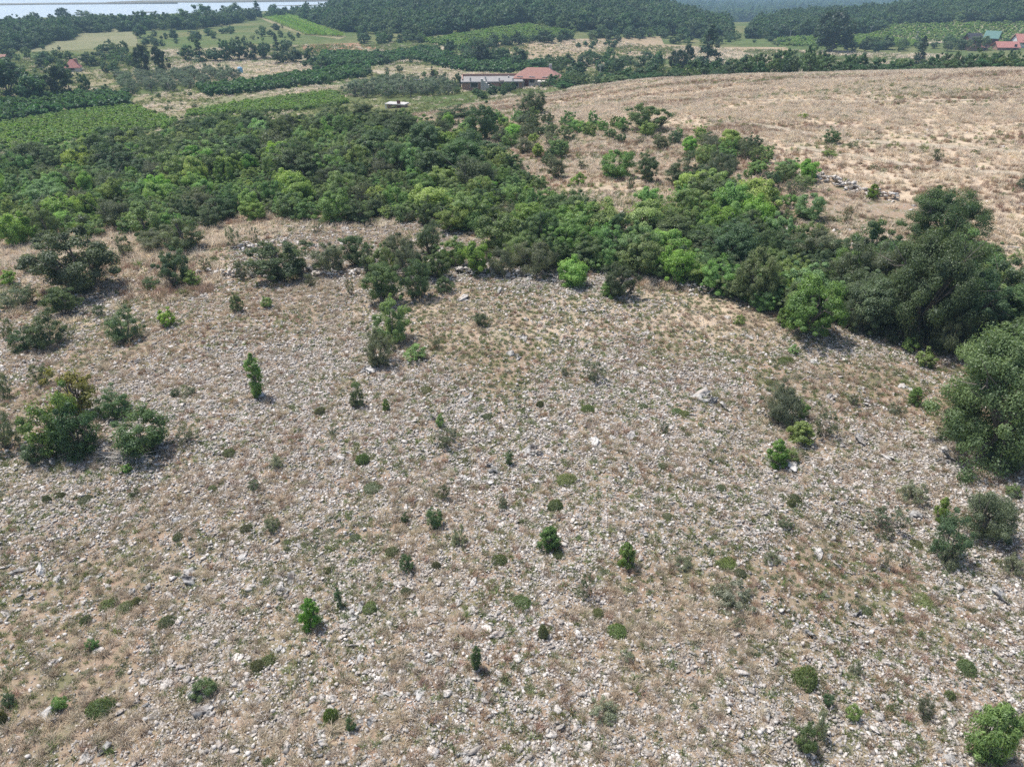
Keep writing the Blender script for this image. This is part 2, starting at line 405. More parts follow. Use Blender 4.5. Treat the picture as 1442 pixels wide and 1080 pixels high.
P_('tall', *[B(mat='dark_leaf', Ht=5.5, W=3.8, nclump=120, per=270, leaf=.12, base=.10, seed=90 + i, spread=.27, stems=12, trunk=True) for i in range(3)])
P_('bigtree', *[B(mat='dark_leaf', Ht=7.0, W=6.5, nclump=210, per=330, leaf=.13, base=.0, seed=110 + i, spread=.245, stems=16, trunk=True, strad=.022) for i in range(2)])
P_('leafytree', *[B(mat='broadleaf', Ht=5.0, W=4.6, nclump=120, per=280, leaf=.13, base=.08, seed=120 + i, spread=.24, stems=14, trunk=True, strad=.025) for i in range(2)])
P_('darkbush', *[B(mat='dark_leaf', Ht=1.3, W=1.4, nclump=60, per=190, leaf=.05, base=.02, seed=130 + i, spread=.30, stems=10) for i in range(3)])
P_('greenbush', *[B(mat='broadleaf', Ht=1.3, W=1.4, nclump=60, per=180, leaf=.055, base=.02, seed=140 + i, spread=.30, stems=10) for i in range(3)])
P_('brightbush', *[B(mat='bright_leaf', Ht=1.3, W=1.2, nclump=80, per=85, leaf=.085, lw=.30, base=.02, seed=150 + i, spread=.24, shape='flame', stems=14, stiff=.6, up=.2) for i in range(3)])
P_('greybush', *[B(mat='grey_leaf', Ht=1.2, W=1.3, nclump=46, per=130, leaf=.065, lw=.28, base=.02, seed=160 + i, spread=.27, stems=16, stiff=.7, up=.15, strad=.018) for i in range(3)])
P_('twiggy', *[B(mat='grey_leaf', Ht=1.1, W=1.2, nclump=34, per=45, leaf=.07, lw=.4, base=.02, seed=170 + i, spread=.26, stems=22, stiff=.6, up=.2, strad=.012) for i in range(2)])
P_('limebush', *[B(mat='lime_leaf', Ht=.9, W=1.0, nclump=32, per=90, leaf=.075, lw=.5, base=.02, seed=180 + i, spread=.27, stems=10, stiff=.3) for i in range(2)])
P_('sapling', *[B(mat='bright_leaf', Ht=2.4, W=.8, nclump=95, per=60, leaf=.075, lw=.6, base=.05, seed=190 + i, spread=.34, shape='column', stems=12, trunk=True, strad=.03) for i in range(1)])
P_('darksapling', *[B(mat='dark_leaf', Ht=1.0, W=.45, nclump=50, per=45, leaf=.05, lw=.6, base=.04, seed=195 + i, spread=.45, shape='column', stems=8, strad=.03) for i in range(2)])
P_('silver', *[B(mat='silver_leaf', Ht=.7, W=1.1, nclump=40, per=80, leaf=.07, lw=.28, base=.0, seed=200 + i, spread=.22, shape='dome', stems=22, stiff=.8, up=.1, strad=.010) for i in range(2)])
P_('brownbush', *[B(mat='brown_leaf', Ht=1.6, W=1.5, nclump=40, per=80, leaf=.10, lw=.5, base=.05, seed=210 + i, spread=.25, stems=14, stiff=.3) for i in range(1)])
P_('olive', *[B(mat='olive_leaf', Ht=3.2, W=3.6, nclump=30, per=110, leaf=.24, lw=.3, base=.12, seed=220 + i, spread=.34, stems=6, trunk=True) for i in range(3)])
P_('far', *[B(mat='far_leaf', Ht=6, W=6, nclump=46, per=60, leaf=.5, base=.08, seed=230 + i, spread=.30, stems=6, trunk=True) for i in range(4)])
P_('farlight', *[B(mat='far_light_leaf', Ht=5, W=5, nclump=40, per=60, leaf=.42, base=.06, seed=240 + i, spread=.31, stems=6, trunk=True) for i in range(3)])
P_('fardark', *[B(mat='far_dark_leaf', Ht=7, W=7, nclump=70, per=70, leaf=.45, base=.05, seed=260 + i, spread=.27, stems=8, trunk=True) for i in range(2)])
P_('cypress', B(mat='far_dark_leaf', Ht=7, W=2.2, nclump=70, per=60, leaf=.30, lw=.35, base=.02, seed=250, spread=.45, shape='flame', stems=5, trunk=True, stiff=1))
P_('conifer', B(mat='far_dark_leaf', Ht=9, W=6, nclump=80, per=70, leaf=.40, lw=.35, base=.05, seed=251, spread=.28, shape='cone', stems=8, trunk=True), B(mat='far_leaf', Ht=9, W=4, nclump=70, per=60, leaf=.40, lw=.35, base=.05, seed=252, spread=.36, shape='cone', stems=8, trunk=True))

def cushion(name, mat, seed):
    r = np.random.default_rng(seed); k = 1700
    d = rdir(k, r); d[:, 2] = np.abs(d[:, 2]); lob = rdir(5, r)
    rad = (1 + .35 * (np.maximum(0, d @ lob.T) ** 4).sum(1) * r.uniform(.4, 1)) * r.uniform(.72, 1.05, k)
    P = d * rad[:, None] * np.array([.5, .5, .27])
    n = norm(r.normal(size=(k, 3)) * .6 + d * .8 + [0, 0, .4])
    L = .11 * r.uniform(.6, 1.3, k)
    V, Fc = quads(P, n, L, L * .32, r, d + r.normal(size=(k, 3)) * .35)
    return mesh_np(name, V, Fc, LEAF[mat], np.repeat(np.clip(r.normal(.4, .25, k), 0, 1), 4)), None, .38, 1.12
PROTO['cushion'] = [cushion(f'cushion_{i}', 'cushion_leaf', 300 + i) for i in range(3)]
PROTO['olivecushion'] = [cushion(f'olivecushion_{i}', 'olive_cushion_leaf', 310 + i) for i in range(3)]

# ------------------------------------------------------------------ stone prototypes
def ico(sub=2):
    import bmesh
    bm = bmesh.new(); bmesh.ops.create_icosphere(bm, subdivisions=sub, radius=1.0)
    V = np.array([v.co[:] for v in bm.verts]); Fc = np.array([[v.index for v in f.verts] for f in bm.faces]); bm.free()
    return V, Fc
_ICO = {k: ico(k) for k in (1, 2, 3)}
def stone_geo(seed, sub=2, flat=.6, cuts=9, rough=.10):
    r = np.random.default_rng(seed); V, Fc = _ICO[sub]; V = V.copy()
    for _ in range(cuts):                      # facet by plane cuts
        n = rdir(1, r)[0]; o = r.uniform(.30, .78); s = V @ n
        V -= np.maximum(0, s - o)[:, None] * n[None]
    V *= r.uniform(.6, 1.2, 3) * np.array([1, 1, flat])
    for f_ in (2.2, 4.5):
        ph = r.uniform(0, 9, (3, 3)); V += rough / f_ * 2 * np.stack([np.sin(V @ (ph[i] - 4.5) * f_ * .4 + ph[i, 0]) for i in range(3)], 1)
    return V, Fc
STONES = [mesh_np(f'stone_{i:02d}', *stone_geo(400 + i, 2, [.24, .36, .48][i % 3], 11, .07), STONE) for i in range(14)]
def pebbles(seed):
    r = np.random.default_rng(seed); ps = []; T = []
    for i in range(18):
        V, Fc = stone_geo(int(r.integers(1e6)), 1, r.uniform(.35, .7), 7, .05); s = min(.085, .022 + .018 * r.pareto(2.0)); a = r.uniform(0, 6.28); c, sn = math.cos(a), math.sin(a)
        V = (V * s) @ np.array([[c, -sn, 0], [sn, c, 0], [0, 0, 1]]).T; t = r.normal(0, .3, 2); V[:, 2] += V[:, 0] * t[0] + V[:, 1] * t[1]
        ps.append((V + [r.normal(0, .22), r.normal(0, .22), s * .15], Fc)); T += [r.uniform()] * len(V)
    V, Fc = join(ps); return mesh_np(f'pebbles_{seed}', V, [np.concatenate([np.asarray(f) for f in Fc])], STONE, T)
PEBBLES = [pebbles(450 + i) for i in range(10)]
def outcrop(seed, n=7, spread=.8):
    """a jagged weathered limestone outcrop: several fused slabs"""
    r = np.random.default_rng(seed); ps = []
    tilt = r.uniform(-.5, .5, 2)
    for i in range(n):
        V, Fc = stone_geo(seed * 31 + i, 3, r.uniform(.3, .6), 12, .16)
        V = V + r.normal(0, .035, V.shape) + .07 * np.sin(V[:, [1, 2, 0]] * 9 + r.uniform(0, 6, 3)) * np.sin(V[:, [2, 0, 1]] * 13 + r.uniform(0, 6, 3))
        s = r.uniform(.28, .6) * (1.0 if i else 1.25)
        a = r.uniform(0, 6.28); c, sn = math.cos(a), math.sin(a)
        V = V * s * np.array([1.15, .8, .8]); V = V @ np.array([[c, -sn, 0], [sn, c, 0], [0, 0, 1]]).T
        V[:, 2] += V[:, 0] * tilt[0] + V[:, 1] * tilt[1]
        V += np.array([r.normal(0, spread * .42), r.normal(0, spread * .3), r.uniform(0, .14)])
        ps.append((V, Fc))
    V, Fc = join(ps)
    return V, Fc
ROCKS = []
for i in range(8):
    V, Fc = outcrop(500 + i, [1, 2, 3, 4, 5, 6, 4, 3][i])
    w = max(np.ptp(V[:, 0]), np.ptp(V[:, 1]) * 1.1); V = V / w
    ROCKS.append(mesh_np(f'rock_{i}', V, Fc, ROCK, smooth=False))

# ------------------------------------------------------------------ scatter (stuff only): one object, instances on its points
def coll_of(name, meshes):
    c = bpy.data.collections.new(name)
    for i, m in enumerate(meshes):
        o = bpy.data.objects.new(f'{name}_{i:02d}', m); c.objects.link(o)
    return c
def scatter(name, P, rot, scl, idx, coll, label, cat):
    me = bpy.data.meshes.new(name); n = len(P)
    me.vertices.add(n); me.vertices.foreach_set('co', np.asarray(P, np.float32).ravel())
    for nm, t, v in (('rot', 'FLOAT_VECTOR', rot), ('scl', 'FLOAT_VECTOR', scl), ('idx', 'INT', idx)):
        a = me.attributes.new(nm, t, 'POINT')
        if t == 'INT': a.data.foreach_set('value', np.asarray(v, np.int32))
        else: a.data.foreach_set('vector', np.asarray(v, np.float32).ravel())
    o = link(name, me)
    ng = bpy.data.node_groups.new(name, 'GeometryNodeTree')
    ng.interface.new_socket('Geometry', in_out='INPUT', socket_type='NodeSocketGeometry')
    ng.interface.new_socket('Geometry', in_out='OUTPUT', socket_type='NodeSocketGeometry')
    gi = ng.nodes.new('NodeGroupInput'); go = ng.nodes.new('NodeGroupOutput'); ip = ng.nodes.new('GeometryNodeInstanceOnPoints')
    ci = ng.nodes.new('GeometryNodeCollectionInfo'); ci.inputs['Collection'].default_value = coll
    ci.inputs['Separate Children'].default_value = True; ci.inputs['Reset Children'].default_value = True
    def na(nm, t):
        k = ng.nodes.new('GeometryNodeInputNamedAttribute'); k.data_type = t; k.inputs['Name'].default_value = nm
        return k.outputs['Attribute']
    er = ng.nodes.new('FunctionNodeEulerToRotation')
    ng.links.new(na('rot', 'FLOAT_VECTOR'), er.inputs[0]); ng.links.new(er.outputs[0], ip.inputs['Rotation'])
    ng.links.new(na('scl', 'FLOAT_VECTOR'), ip.inputs['Scale']); ng.links.new(na('idx', 'INT'), ip.inputs['Instance Index'])
    ip.inputs['Pick Instance'].default_value = True
    ng.links.new(ci.outputs[0], ip.inputs['Instance']); ng.links.new(gi.outputs[0], ip.inputs['Points']); ng.links.new(ip.outputs[0], go.inputs[0])
    md = o.modifiers.new('scatter', 'NODES'); md.node_group = ng
    tag(o, label, cat, kind='stuff')
    return o


# ================================================================== TERRAIN
def inpoly(x, y, poly):
    x = np.asarray(x); y = np.asarray(y); c = np.zeros(x.shape, bool); n = len(poly)
    for i in range(n):
        x1, y1 = poly[i][:2]; x2, y2 = poly[i - 1][:2]
        k = ((y1 > y) != (y2 > y)); t = (x2 - x1) * (y - y1) / ((y2 - y1) if y2 != y1 else 1e-9) + x1
        c ^= k & (x < t)
    return c
def gpoly(pts, step=25):
    o = []
    for i, (a, b) in enumerate(pts):
        a2, b2 = pts[(i + 1) % len(pts)]; k = max(1, int(math.hypot(a2 - a, b2 - b) / step))
        for j in range(k):
            g = ground(a + (a2 - a) * j / k, b + (b2 - b) * j / k); o.append((g[0], g[1]))
    return o
def sstep(a, b, v):
    t = np.clip((v - a) / (b - a), 0, 1); return t * t * (3 - 2 * t)
STRAW = gpoly([(560, 152), (780, 143), (1000, 112), (1200, 103), (1442, 97), (1750, 97), (1750, 420), (1430, 420), (1380, 300), (1240, 280), (1135, 240), (1060, 195), (960, 180), (860, 165), (720, 160), (600, 165)])
def zones(x, y):
    d = np.hypot(x, y); az = np.degrees(np.arctan2(x, y))
    d0 = np.interp(az, [-40, -35, -20, -10, 0, 5, 10, 40], [95, 98, 108, 122, 142, 150, 157, 165])
    jx = x + (fbm(x / 7, y / 7, 21) - .5) * 8; jy = y + (fbm(x / 7, y / 7, 22) - .5) * 8
    b = sstep(-9, 9, d - d0 + (fbm(x / 12, y / 12, 23) - .5) * 16)
    s = inpoly(jx, jy, STRAW).astype(float)
    s = np.maximum(s, .75 * sstep(.55, .70, fbm(x / 13, y / 13, 31)) * (d > 34))
    s = np.maximum(s, .9 * sstep(-10, -4, az) * sstep(88, 104, d + (fbm(x / 7, y / 7, 24) - .5) * 16) * (d < d0 + 14))
    st = sstep(.34, .60, .6 * fbm(x / 4.5, y / 4.5, 41, 4) + .4 * fbm(x / 13, y / 13, 42, 3)) * .88 + .12
    st = st * (1 - .72 * s) * (1 - b) * (1 - .55 * sstep(40, 56, d))
    px = 721 + F * x / np.maximum(1, y * CP - (H(x, y, False) - CZ) * SP)
    st = np.where((px < 520) & (d > 38) & (d < 47), st * .5, st)
    return st, s, b
def build_terrain():
    rr = np.concatenate([[0.5, 3], np.geomspace(6, 7000, 600)])
    aa = np.concatenate([np.arange(-180, -50, 4.0), np.arange(-50, 50, .17), np.arange(50, 180.1, 4.0)])
    Rg, A = np.meshgrid(rr, np.radians(aa), indexing='ij')
    x = (Rg * np.sin(A)).ravel(); y = (Rg * np.cos(A)).ravel(); z = H(x, y)
    n, m = Rg.shape
    i = np.arange(n - 1)[:, None] * m + np.arange(m - 1)[None]
    Fc = np.stack([i, i + m, i + m + 1, i + 1], -1).reshape(-1, 4)
    V = np.stack([x, y, z], 1); c = len(V)
    V = np.vstack([V, [[0, 0, h1(0, 0)]]])
    k = np.arange(m - 1); T = np.stack([np.full(m - 1, c), k, k + 1], 1)
    me = mesh_np('ground', V, [Fc, T], terrain_mat(), smooth=True)
    st, s, b = zones(V[:, 0], V[:, 1])
    a = me.attributes.new('zone', 'FLOAT_COLOR', 'POINT')
    a.data.foreach_set('color', np.stack([st, s, b, np.ones_like(s)], 1).astype(np.float32).ravel())
    return tag(link('ground', me), kind='structure')
build_terrain()

def water_mat():
    m, nt, out = new_mat('lake_water'); b = N(nt, 'ShaderNodeBsdfPrincipled')
    b.inputs['Base Color'].default_value = (.40, .46, .50, 1); b.inputs['Roughness'].default_value = .3
    ge = N(nt, 'ShaderNodeNewGeometry'); bp = N(nt, 'ShaderNodeBump'); bp.inputs['Strength'].default_value = .15
    nt.links.new(noise_(nt, ge.outputs['Position'], .6, 3), bp.inputs['Height']); nt.links.new(bp.outputs[0], b.inputs['Normal'])
    nt.links.new(b.outputs[0], out.inputs[0]); return m
ZW = -22.5
def polar(az, d): return (d * math.sin(R(az)), d * math.cos(R(az)))
wp = [polar(a, 480) for a in np.arange(-62, -5, 3)] + [polar(a, 2800) for a in np.arange(-5, -62, -3)]
tag(link('lake', mesh_np('lake', [(x, y, ZW) for x, y in wp], [np.arange(len(wp))[None]], water_mat())), kind='structure')
def onplane(px, py, z):
    d = ray(px, py); t = (z - CZ) / d[2]; return CAM + t * d
MARSH = field_mat('marsh_reeds', (.20, .19, .17), (.25, .22, .20), (.15, .17, .11), .02)
for strip in ([(-60, 8.5), (60, 6.8), (250, 5.6), (250, 3.4), (100, 4.2), (-60, 6)], [(150, 3.4), (300, 4.0), (470, 2.2), (520, .6), (400, .2), (200, 1.2)],
              [(380, 8.4), (440, 8.2), (500, 6.2), (500, 5.2), (440, 7.2)], [(190, 18.2), (215, 17.9), (222, 16.9), (196, 17.1)]):
    pts = [onplane(a, b, ZW + .3) for a, b in strip]; n = len(pts)
    V = pts + [(p[0], p[1], ZW - .5) for p in pts]
    F_ = [np.arange(n)[None], np.array([(i, i + n, (i + 1) % n + n, (i + 1) % n) for i in range(n)])]
    tag(link('marsh', mesh_np('marsh', V, F_, MARSH)), kind='structure')

# ------------------------------------------------------------------ fields, lanes: sheets draped a few cm over the ground
def sheet(name, pts, mat, lift=.06, cell=None, skew=0):
    w = gpoly(pts, 14)
    xs = [p[0] for p in w]; ys = [p[1] for p in w]; ext = max(max(xs) - min(xs), max(ys) - min(ys)); cell = cell or max(1.2, ext / 45)
    gx, gy = np.meshgrid(np.arange(min(xs), max(xs), cell), np.arange(min(ys), max(ys), cell)); gx, gy = gx.ravel(), gy.ravel()
    k = inpoly(gx, gy, w); V = [Vector(p) for p in w] + [Vector((a, b)) for a, b in zip(gx[k], gy[k])]
    E = [(i, (i + 1) % len(w)) for i in range(len(w))]
    v, e, f, *_ = mgeo.delaunay_2d_cdt(V, E, [], 1, 1e-4)
    X = np.array([p.x for p in v]); Y = np.array([p.y for p in v]); Z = H(X, Y) + lift
    tri = np.array([t for t in f if len(t) == 3])
    a = V3 = np.stack([X, Y, Z], 1)
    c = np.cross(a[tri[:, 1]] - a[tri[:, 0]], a[tri[:, 2]] - a[tri[:, 0]])[:, 2] < 0
    tri[c] = tri[c][:, ::-1]
    o = link(name, mesh_np(name, V3, [tri], mat, smooth=True)); tag(o, kind='structure')
    return w
M_SOILG = field_mat('vineyard_soil', (.14, .20, .06), (.18, .19, .085), (.11, .17, .045), .15)
M_DRY = field_mat('dry_meadow', (.31, .26, .175), (.25, .225, .14), (.19, .20, .10), .06)
M_WHEAT = field_mat('stubble', (.38, .295, .21), (.34, .265, .18), (.29, .24, .15), .04)
M_RED = field_mat('red_earth', (.30, .17, .115), (.34, .21, .15), (.26, .17, .11), .06)
M_GRASS = field_mat('meadow', (.11, .155, .06), (.16, .175, .085), (.075, .11, .045), .05)
M_PALE = field_mat('pale_grass', (.23, .225, .14), (.19, .205, .115), (.27, .245, .155), .05)
M_TRACK = field_mat('track_dirt', (.46, .39, .31), (.40, .34, .26), (.33, .29, .22), .2)
W = {}
LANES = [[(1050, 171), (1200, 196), (1460, 213), (1460, 218), (1200, 200.5), (1050, 176)], [(1120, 205), (1290, 232), (1460, 246), (1460, 251), (1290, 237), (1120, 210)], [(900, 135), (1180, 143), (1460, 139), (1460, 141), (1180, 145.5), (900, 137.5)]]
LANEW = [sheet('track', p, M_TRACK, .04) for p in LANES]
W['vine_left'] = sheet('field', [(-60, 225), (-60, 178), (0, 177), (90, 161), (190, 151), (208, 159), (250, 172), (240, 181), (150, 192), (60, 206)], M_SOILG)
W['orch_left'] = sheet('field', [(-60, 177), (-60, 152), (0, 150), (60, 141), (165, 138), (186, 150), (90, 160), (0, 176)], M_SOILG, .05)
W['vine_mid'] = sheet('field', [(262, 166), (265, 160), (330, 148), (470, 131), (490, 146), (430, 156), (350, 160)], M_SOILG)
W['orch_strip'] = sheet('field', [(290, 137), (270, 128), (350, 119), (440, 104), (518, 96), (520, 108), (440, 121), (340, 134)], M_SOILG, .05)
sheet('field', [(180, 151), (190, 138), (288, 126), (296, 137), (280, 150), (250, 168), (208, 158)], M_DRY, .04)
sheet('field', [(300, 138), (440, 123), (560, 112), (600, 118), (480, 130), (330, 147), (268, 158), (284, 148)], M_PALE, .03)
sheet('field', [(272, 91), (440, 85), (447, 94), (400, 104), (340, 109), (250, 97)], M_DRY, .04)
sheet('field', [(100, 100), (190, 97), (190, 108), (150, 120), (110, 125), (98, 112)], M_DRY, .04)
sheet('field', [(30, 74), (95, 54), (120, 43), (190, 40), (195, 65), (110, 71)], M_PALE, .04)
W['vine_slope'] = sheet('field', [(358, 23), (408, 19.5), (440, 36), (488, 52), (478, 56), (432, 50), (400, 41)], M_DRY, .05)
sheet('field', [(210, 58), (300, 48), (395, 44), (455, 60), (420, 63), (330, 62), (220, 68)], M_GRASS, .03)
sheet('field', [(425, 64), (528, 60), (530, 73), (480, 75), (428, 73)], M_RED, .04)
W['orch_b'] = sheet('field', [(440, 94), (455, 76), (540, 77), (600, 68), (640, 79), (560, 88), (520, 95)], M_SOILG, .05)
sheet('field', [(505, 62), (560, 56), (585, 62), (560, 70), (535, 71)], M_GRASS, .05)
sheet('field', [(518, 100), (580, 88), (650, 103), (640, 112), (560, 112)], M_DRY, .05)
W['orch_c'] = sheet('field', [(585, 86), (625, 82), (770, 92), (800, 98), (720, 104), (652, 103)], M_SOILG, .06)
sheet('field', [(650, 67), (720, 63), (800, 56), (930, 52), (935, 63), (1000, 67), (1110, 67), (1080, 76), (950, 83), (860, 86), (740, 86), (700, 80)], M_WHEAT, .04)
W['vine_hill'] = sheet('field', [(590, 60), (690, 43), (740, 36), (812, 47), (800, 52), (720, 60), (650, 69)], M_SOILG, .06)
sheet('field', [(1000, 72), (1110, 69), (1108, 76), (1010, 78)], M_WHEAT, .07)
sheet('field', [(962, 50), (1075, 53), (1110, 63), (1000, 63)], M_GRASS, .05)
W['vine_right'] = sheet('field', [(1095, 57), (1190, 53), (1222, 51), (1300, 62), (1290, 66), (1180, 67), (1098, 65)], M_SOILG, .06)
W['vine_dots'] = sheet('field', [(1228, 50), (1255, 36), (1480, 33), (1480, 66), (1330, 60), (1290, 58)], M_PALE, .05)
sheet('lane', [(1188, 53), (1214, 50.5), (1244, 44), (1252, 35), (1246, 28), (1251, 28), (1258, 36), (1251, 46), (1218, 53)], M_TRACK, .10)
sheet('lane', [(1214, 52), (1240, 54), (1292, 61), (1335, 59), (1336, 60.6), (1292, 63), (1236, 56.4)], M_TRACK, .14)
sheet('lane', [(498, 66), (504, 66), (535, 74), (538, 77), (530, 76)], M_TRACK, .12)
sheet('lane', [(514, 99), (560, 103), (600, 113), (590, 116), (540, 107)], M_TRACK, .12)
sheet('lane', [(610, 68), (626, 66), (626, 73), (634, 80), (628, 81), (614, 73)], M_TRACK, .14)

# ================================================================== placing things
KN = {  # kind: (name, category, part names)
 'leafy': ('leafy_bush', 'bush'), 'dark': ('dark_oak_bush', 'oak bush'), 'grey': ('grey_shrub', 'grey shrub'), 'lime': ('lime_green_bush', 'lime green bush'),
 'bare': ('bare_shrub', 'half bare shrub'), 'tall': ('oak_tree', 'tree'), 'bigtree': ('oak_tree', 'tree'), 'leafytree': ('leafy_tree', 'tree'),
 'darkbush': ('shrub', 'shrub'), 'greenbush': ('shrub', 'shrub'), 'brightbush': ('shrub', 'shrub'), 'greybush': ('shrub', 'shrub'), 'twiggy': ('shrub', 'shrub'), 'limebush': ('shrub', 'shrub'),
 'sapling': ('sapling', 'sapling'), 'darksapling': ('sapling', 'sapling'), 'silver': ('sage_clump', 'herb'), 'brownbush': ('shrub', 'shrub'),
 'olive': ('olive_tree', 'olive tree'), 'far': ('field_tree', 'tree'), 'farlight': ('field_bush', 'field bush'), 'fardark': ('field_tree', 'tree'), 'cypress': ('cypress_tree', 'cypress'), 'conifer': ('conifer_tree', 'conifer'),
 'cushion': ('cushion_plant', 'cushion plant'), 'olivecushion': ('cushion_plant', 'cushion plant')}
LAND = []           # (px, py, phrase) of plants and rocks that a reader finds at once
TODO = []           # things whose label is settled at the end
TREES = []          # (x, y, radius): keeps scattered plants apart
def put(kind, x, y, Wm, Hm, rot=None, sink=.03, variant=None, tilt=0):
    v = PROTO[kind]; k = int(rng.integers(len(v))) if variant is None else variant % len(v)
    me, st, h0, w0 = v[k]
    nm, cat = KN[kind]; rot = rng.uniform(0, 6.283) if rot is None else rot
    z = h1(x, y) - sink * Hm
    sc = (Wm / w0, Wm / w0, Hm / h0)
    if st is None:
        o = link(nm, me, loc=(x, y, z)); o.scale = sc; o.rotation_euler = (tilt, 0, rot)
    else:
        o = bpy.data.objects.new(nm, None); COL.objects.link(o); o.location = (x, y, z); o.rotation_euler = (tilt, 0, rot); o.scale = sc
        tree = cat in ('tree', 'olive tree', 'cypress', 'conifer') or 'sapling' in cat
        link('crown' if tree else 'foliage', me, o); link('trunk' if tree else 'stems', st, o)
    o['category'] = cat
    TREES.append((x, y, Wm * .5))
    return o
def put_px(kind, px, py, w, h, **kw):
    """px, py: middle of the lower edge of the plant in the photo; w, h: its size there"""
    p = ground(px, py)
    for _ in range(3):
        dep = depth(p); mpp = dep / F; dist = np.linalg.norm(p - CAM); th = math.asin((CZ - p[2]) / dist)
        Wm = w * mpp; hm = h * mpp
        Hm = math.sqrt(max(hm**2 - (Wm * math.sin(th))**2 * .8, (.45 * hm)**2)) / math.cos(th)
        rpy = py - h / 2 + (Hm / 2 * math.cos(th)) / mpp
        p = ground(px, min(rpy, py + 2))
    return put(kind, p[0], p[1], Wm, Hm, **kw), Wm, Hm
SIZEW = ['', 'small', 'large', 'tiny']
def plant(kind, px, py, w, h, look, group=None, full=False, land=None, **kw):
    f = 1.12 if kind in ('dark', 'grey', 'leafy') and py < 440 else .86 if kind in ('brightbush', 'sapling', 'darksapling', 'limebush', 'darkbush', 'greenbush') else .95
    o, Wm, Hm = put_px(kind, px, py, w * f, h * f, **kw)
    if land: LAND.append((px, py - h / 2, land))
    TODO.append([o, px, py - h / 2, look, full, w * h])
    if group: o['group'] = group
    return o

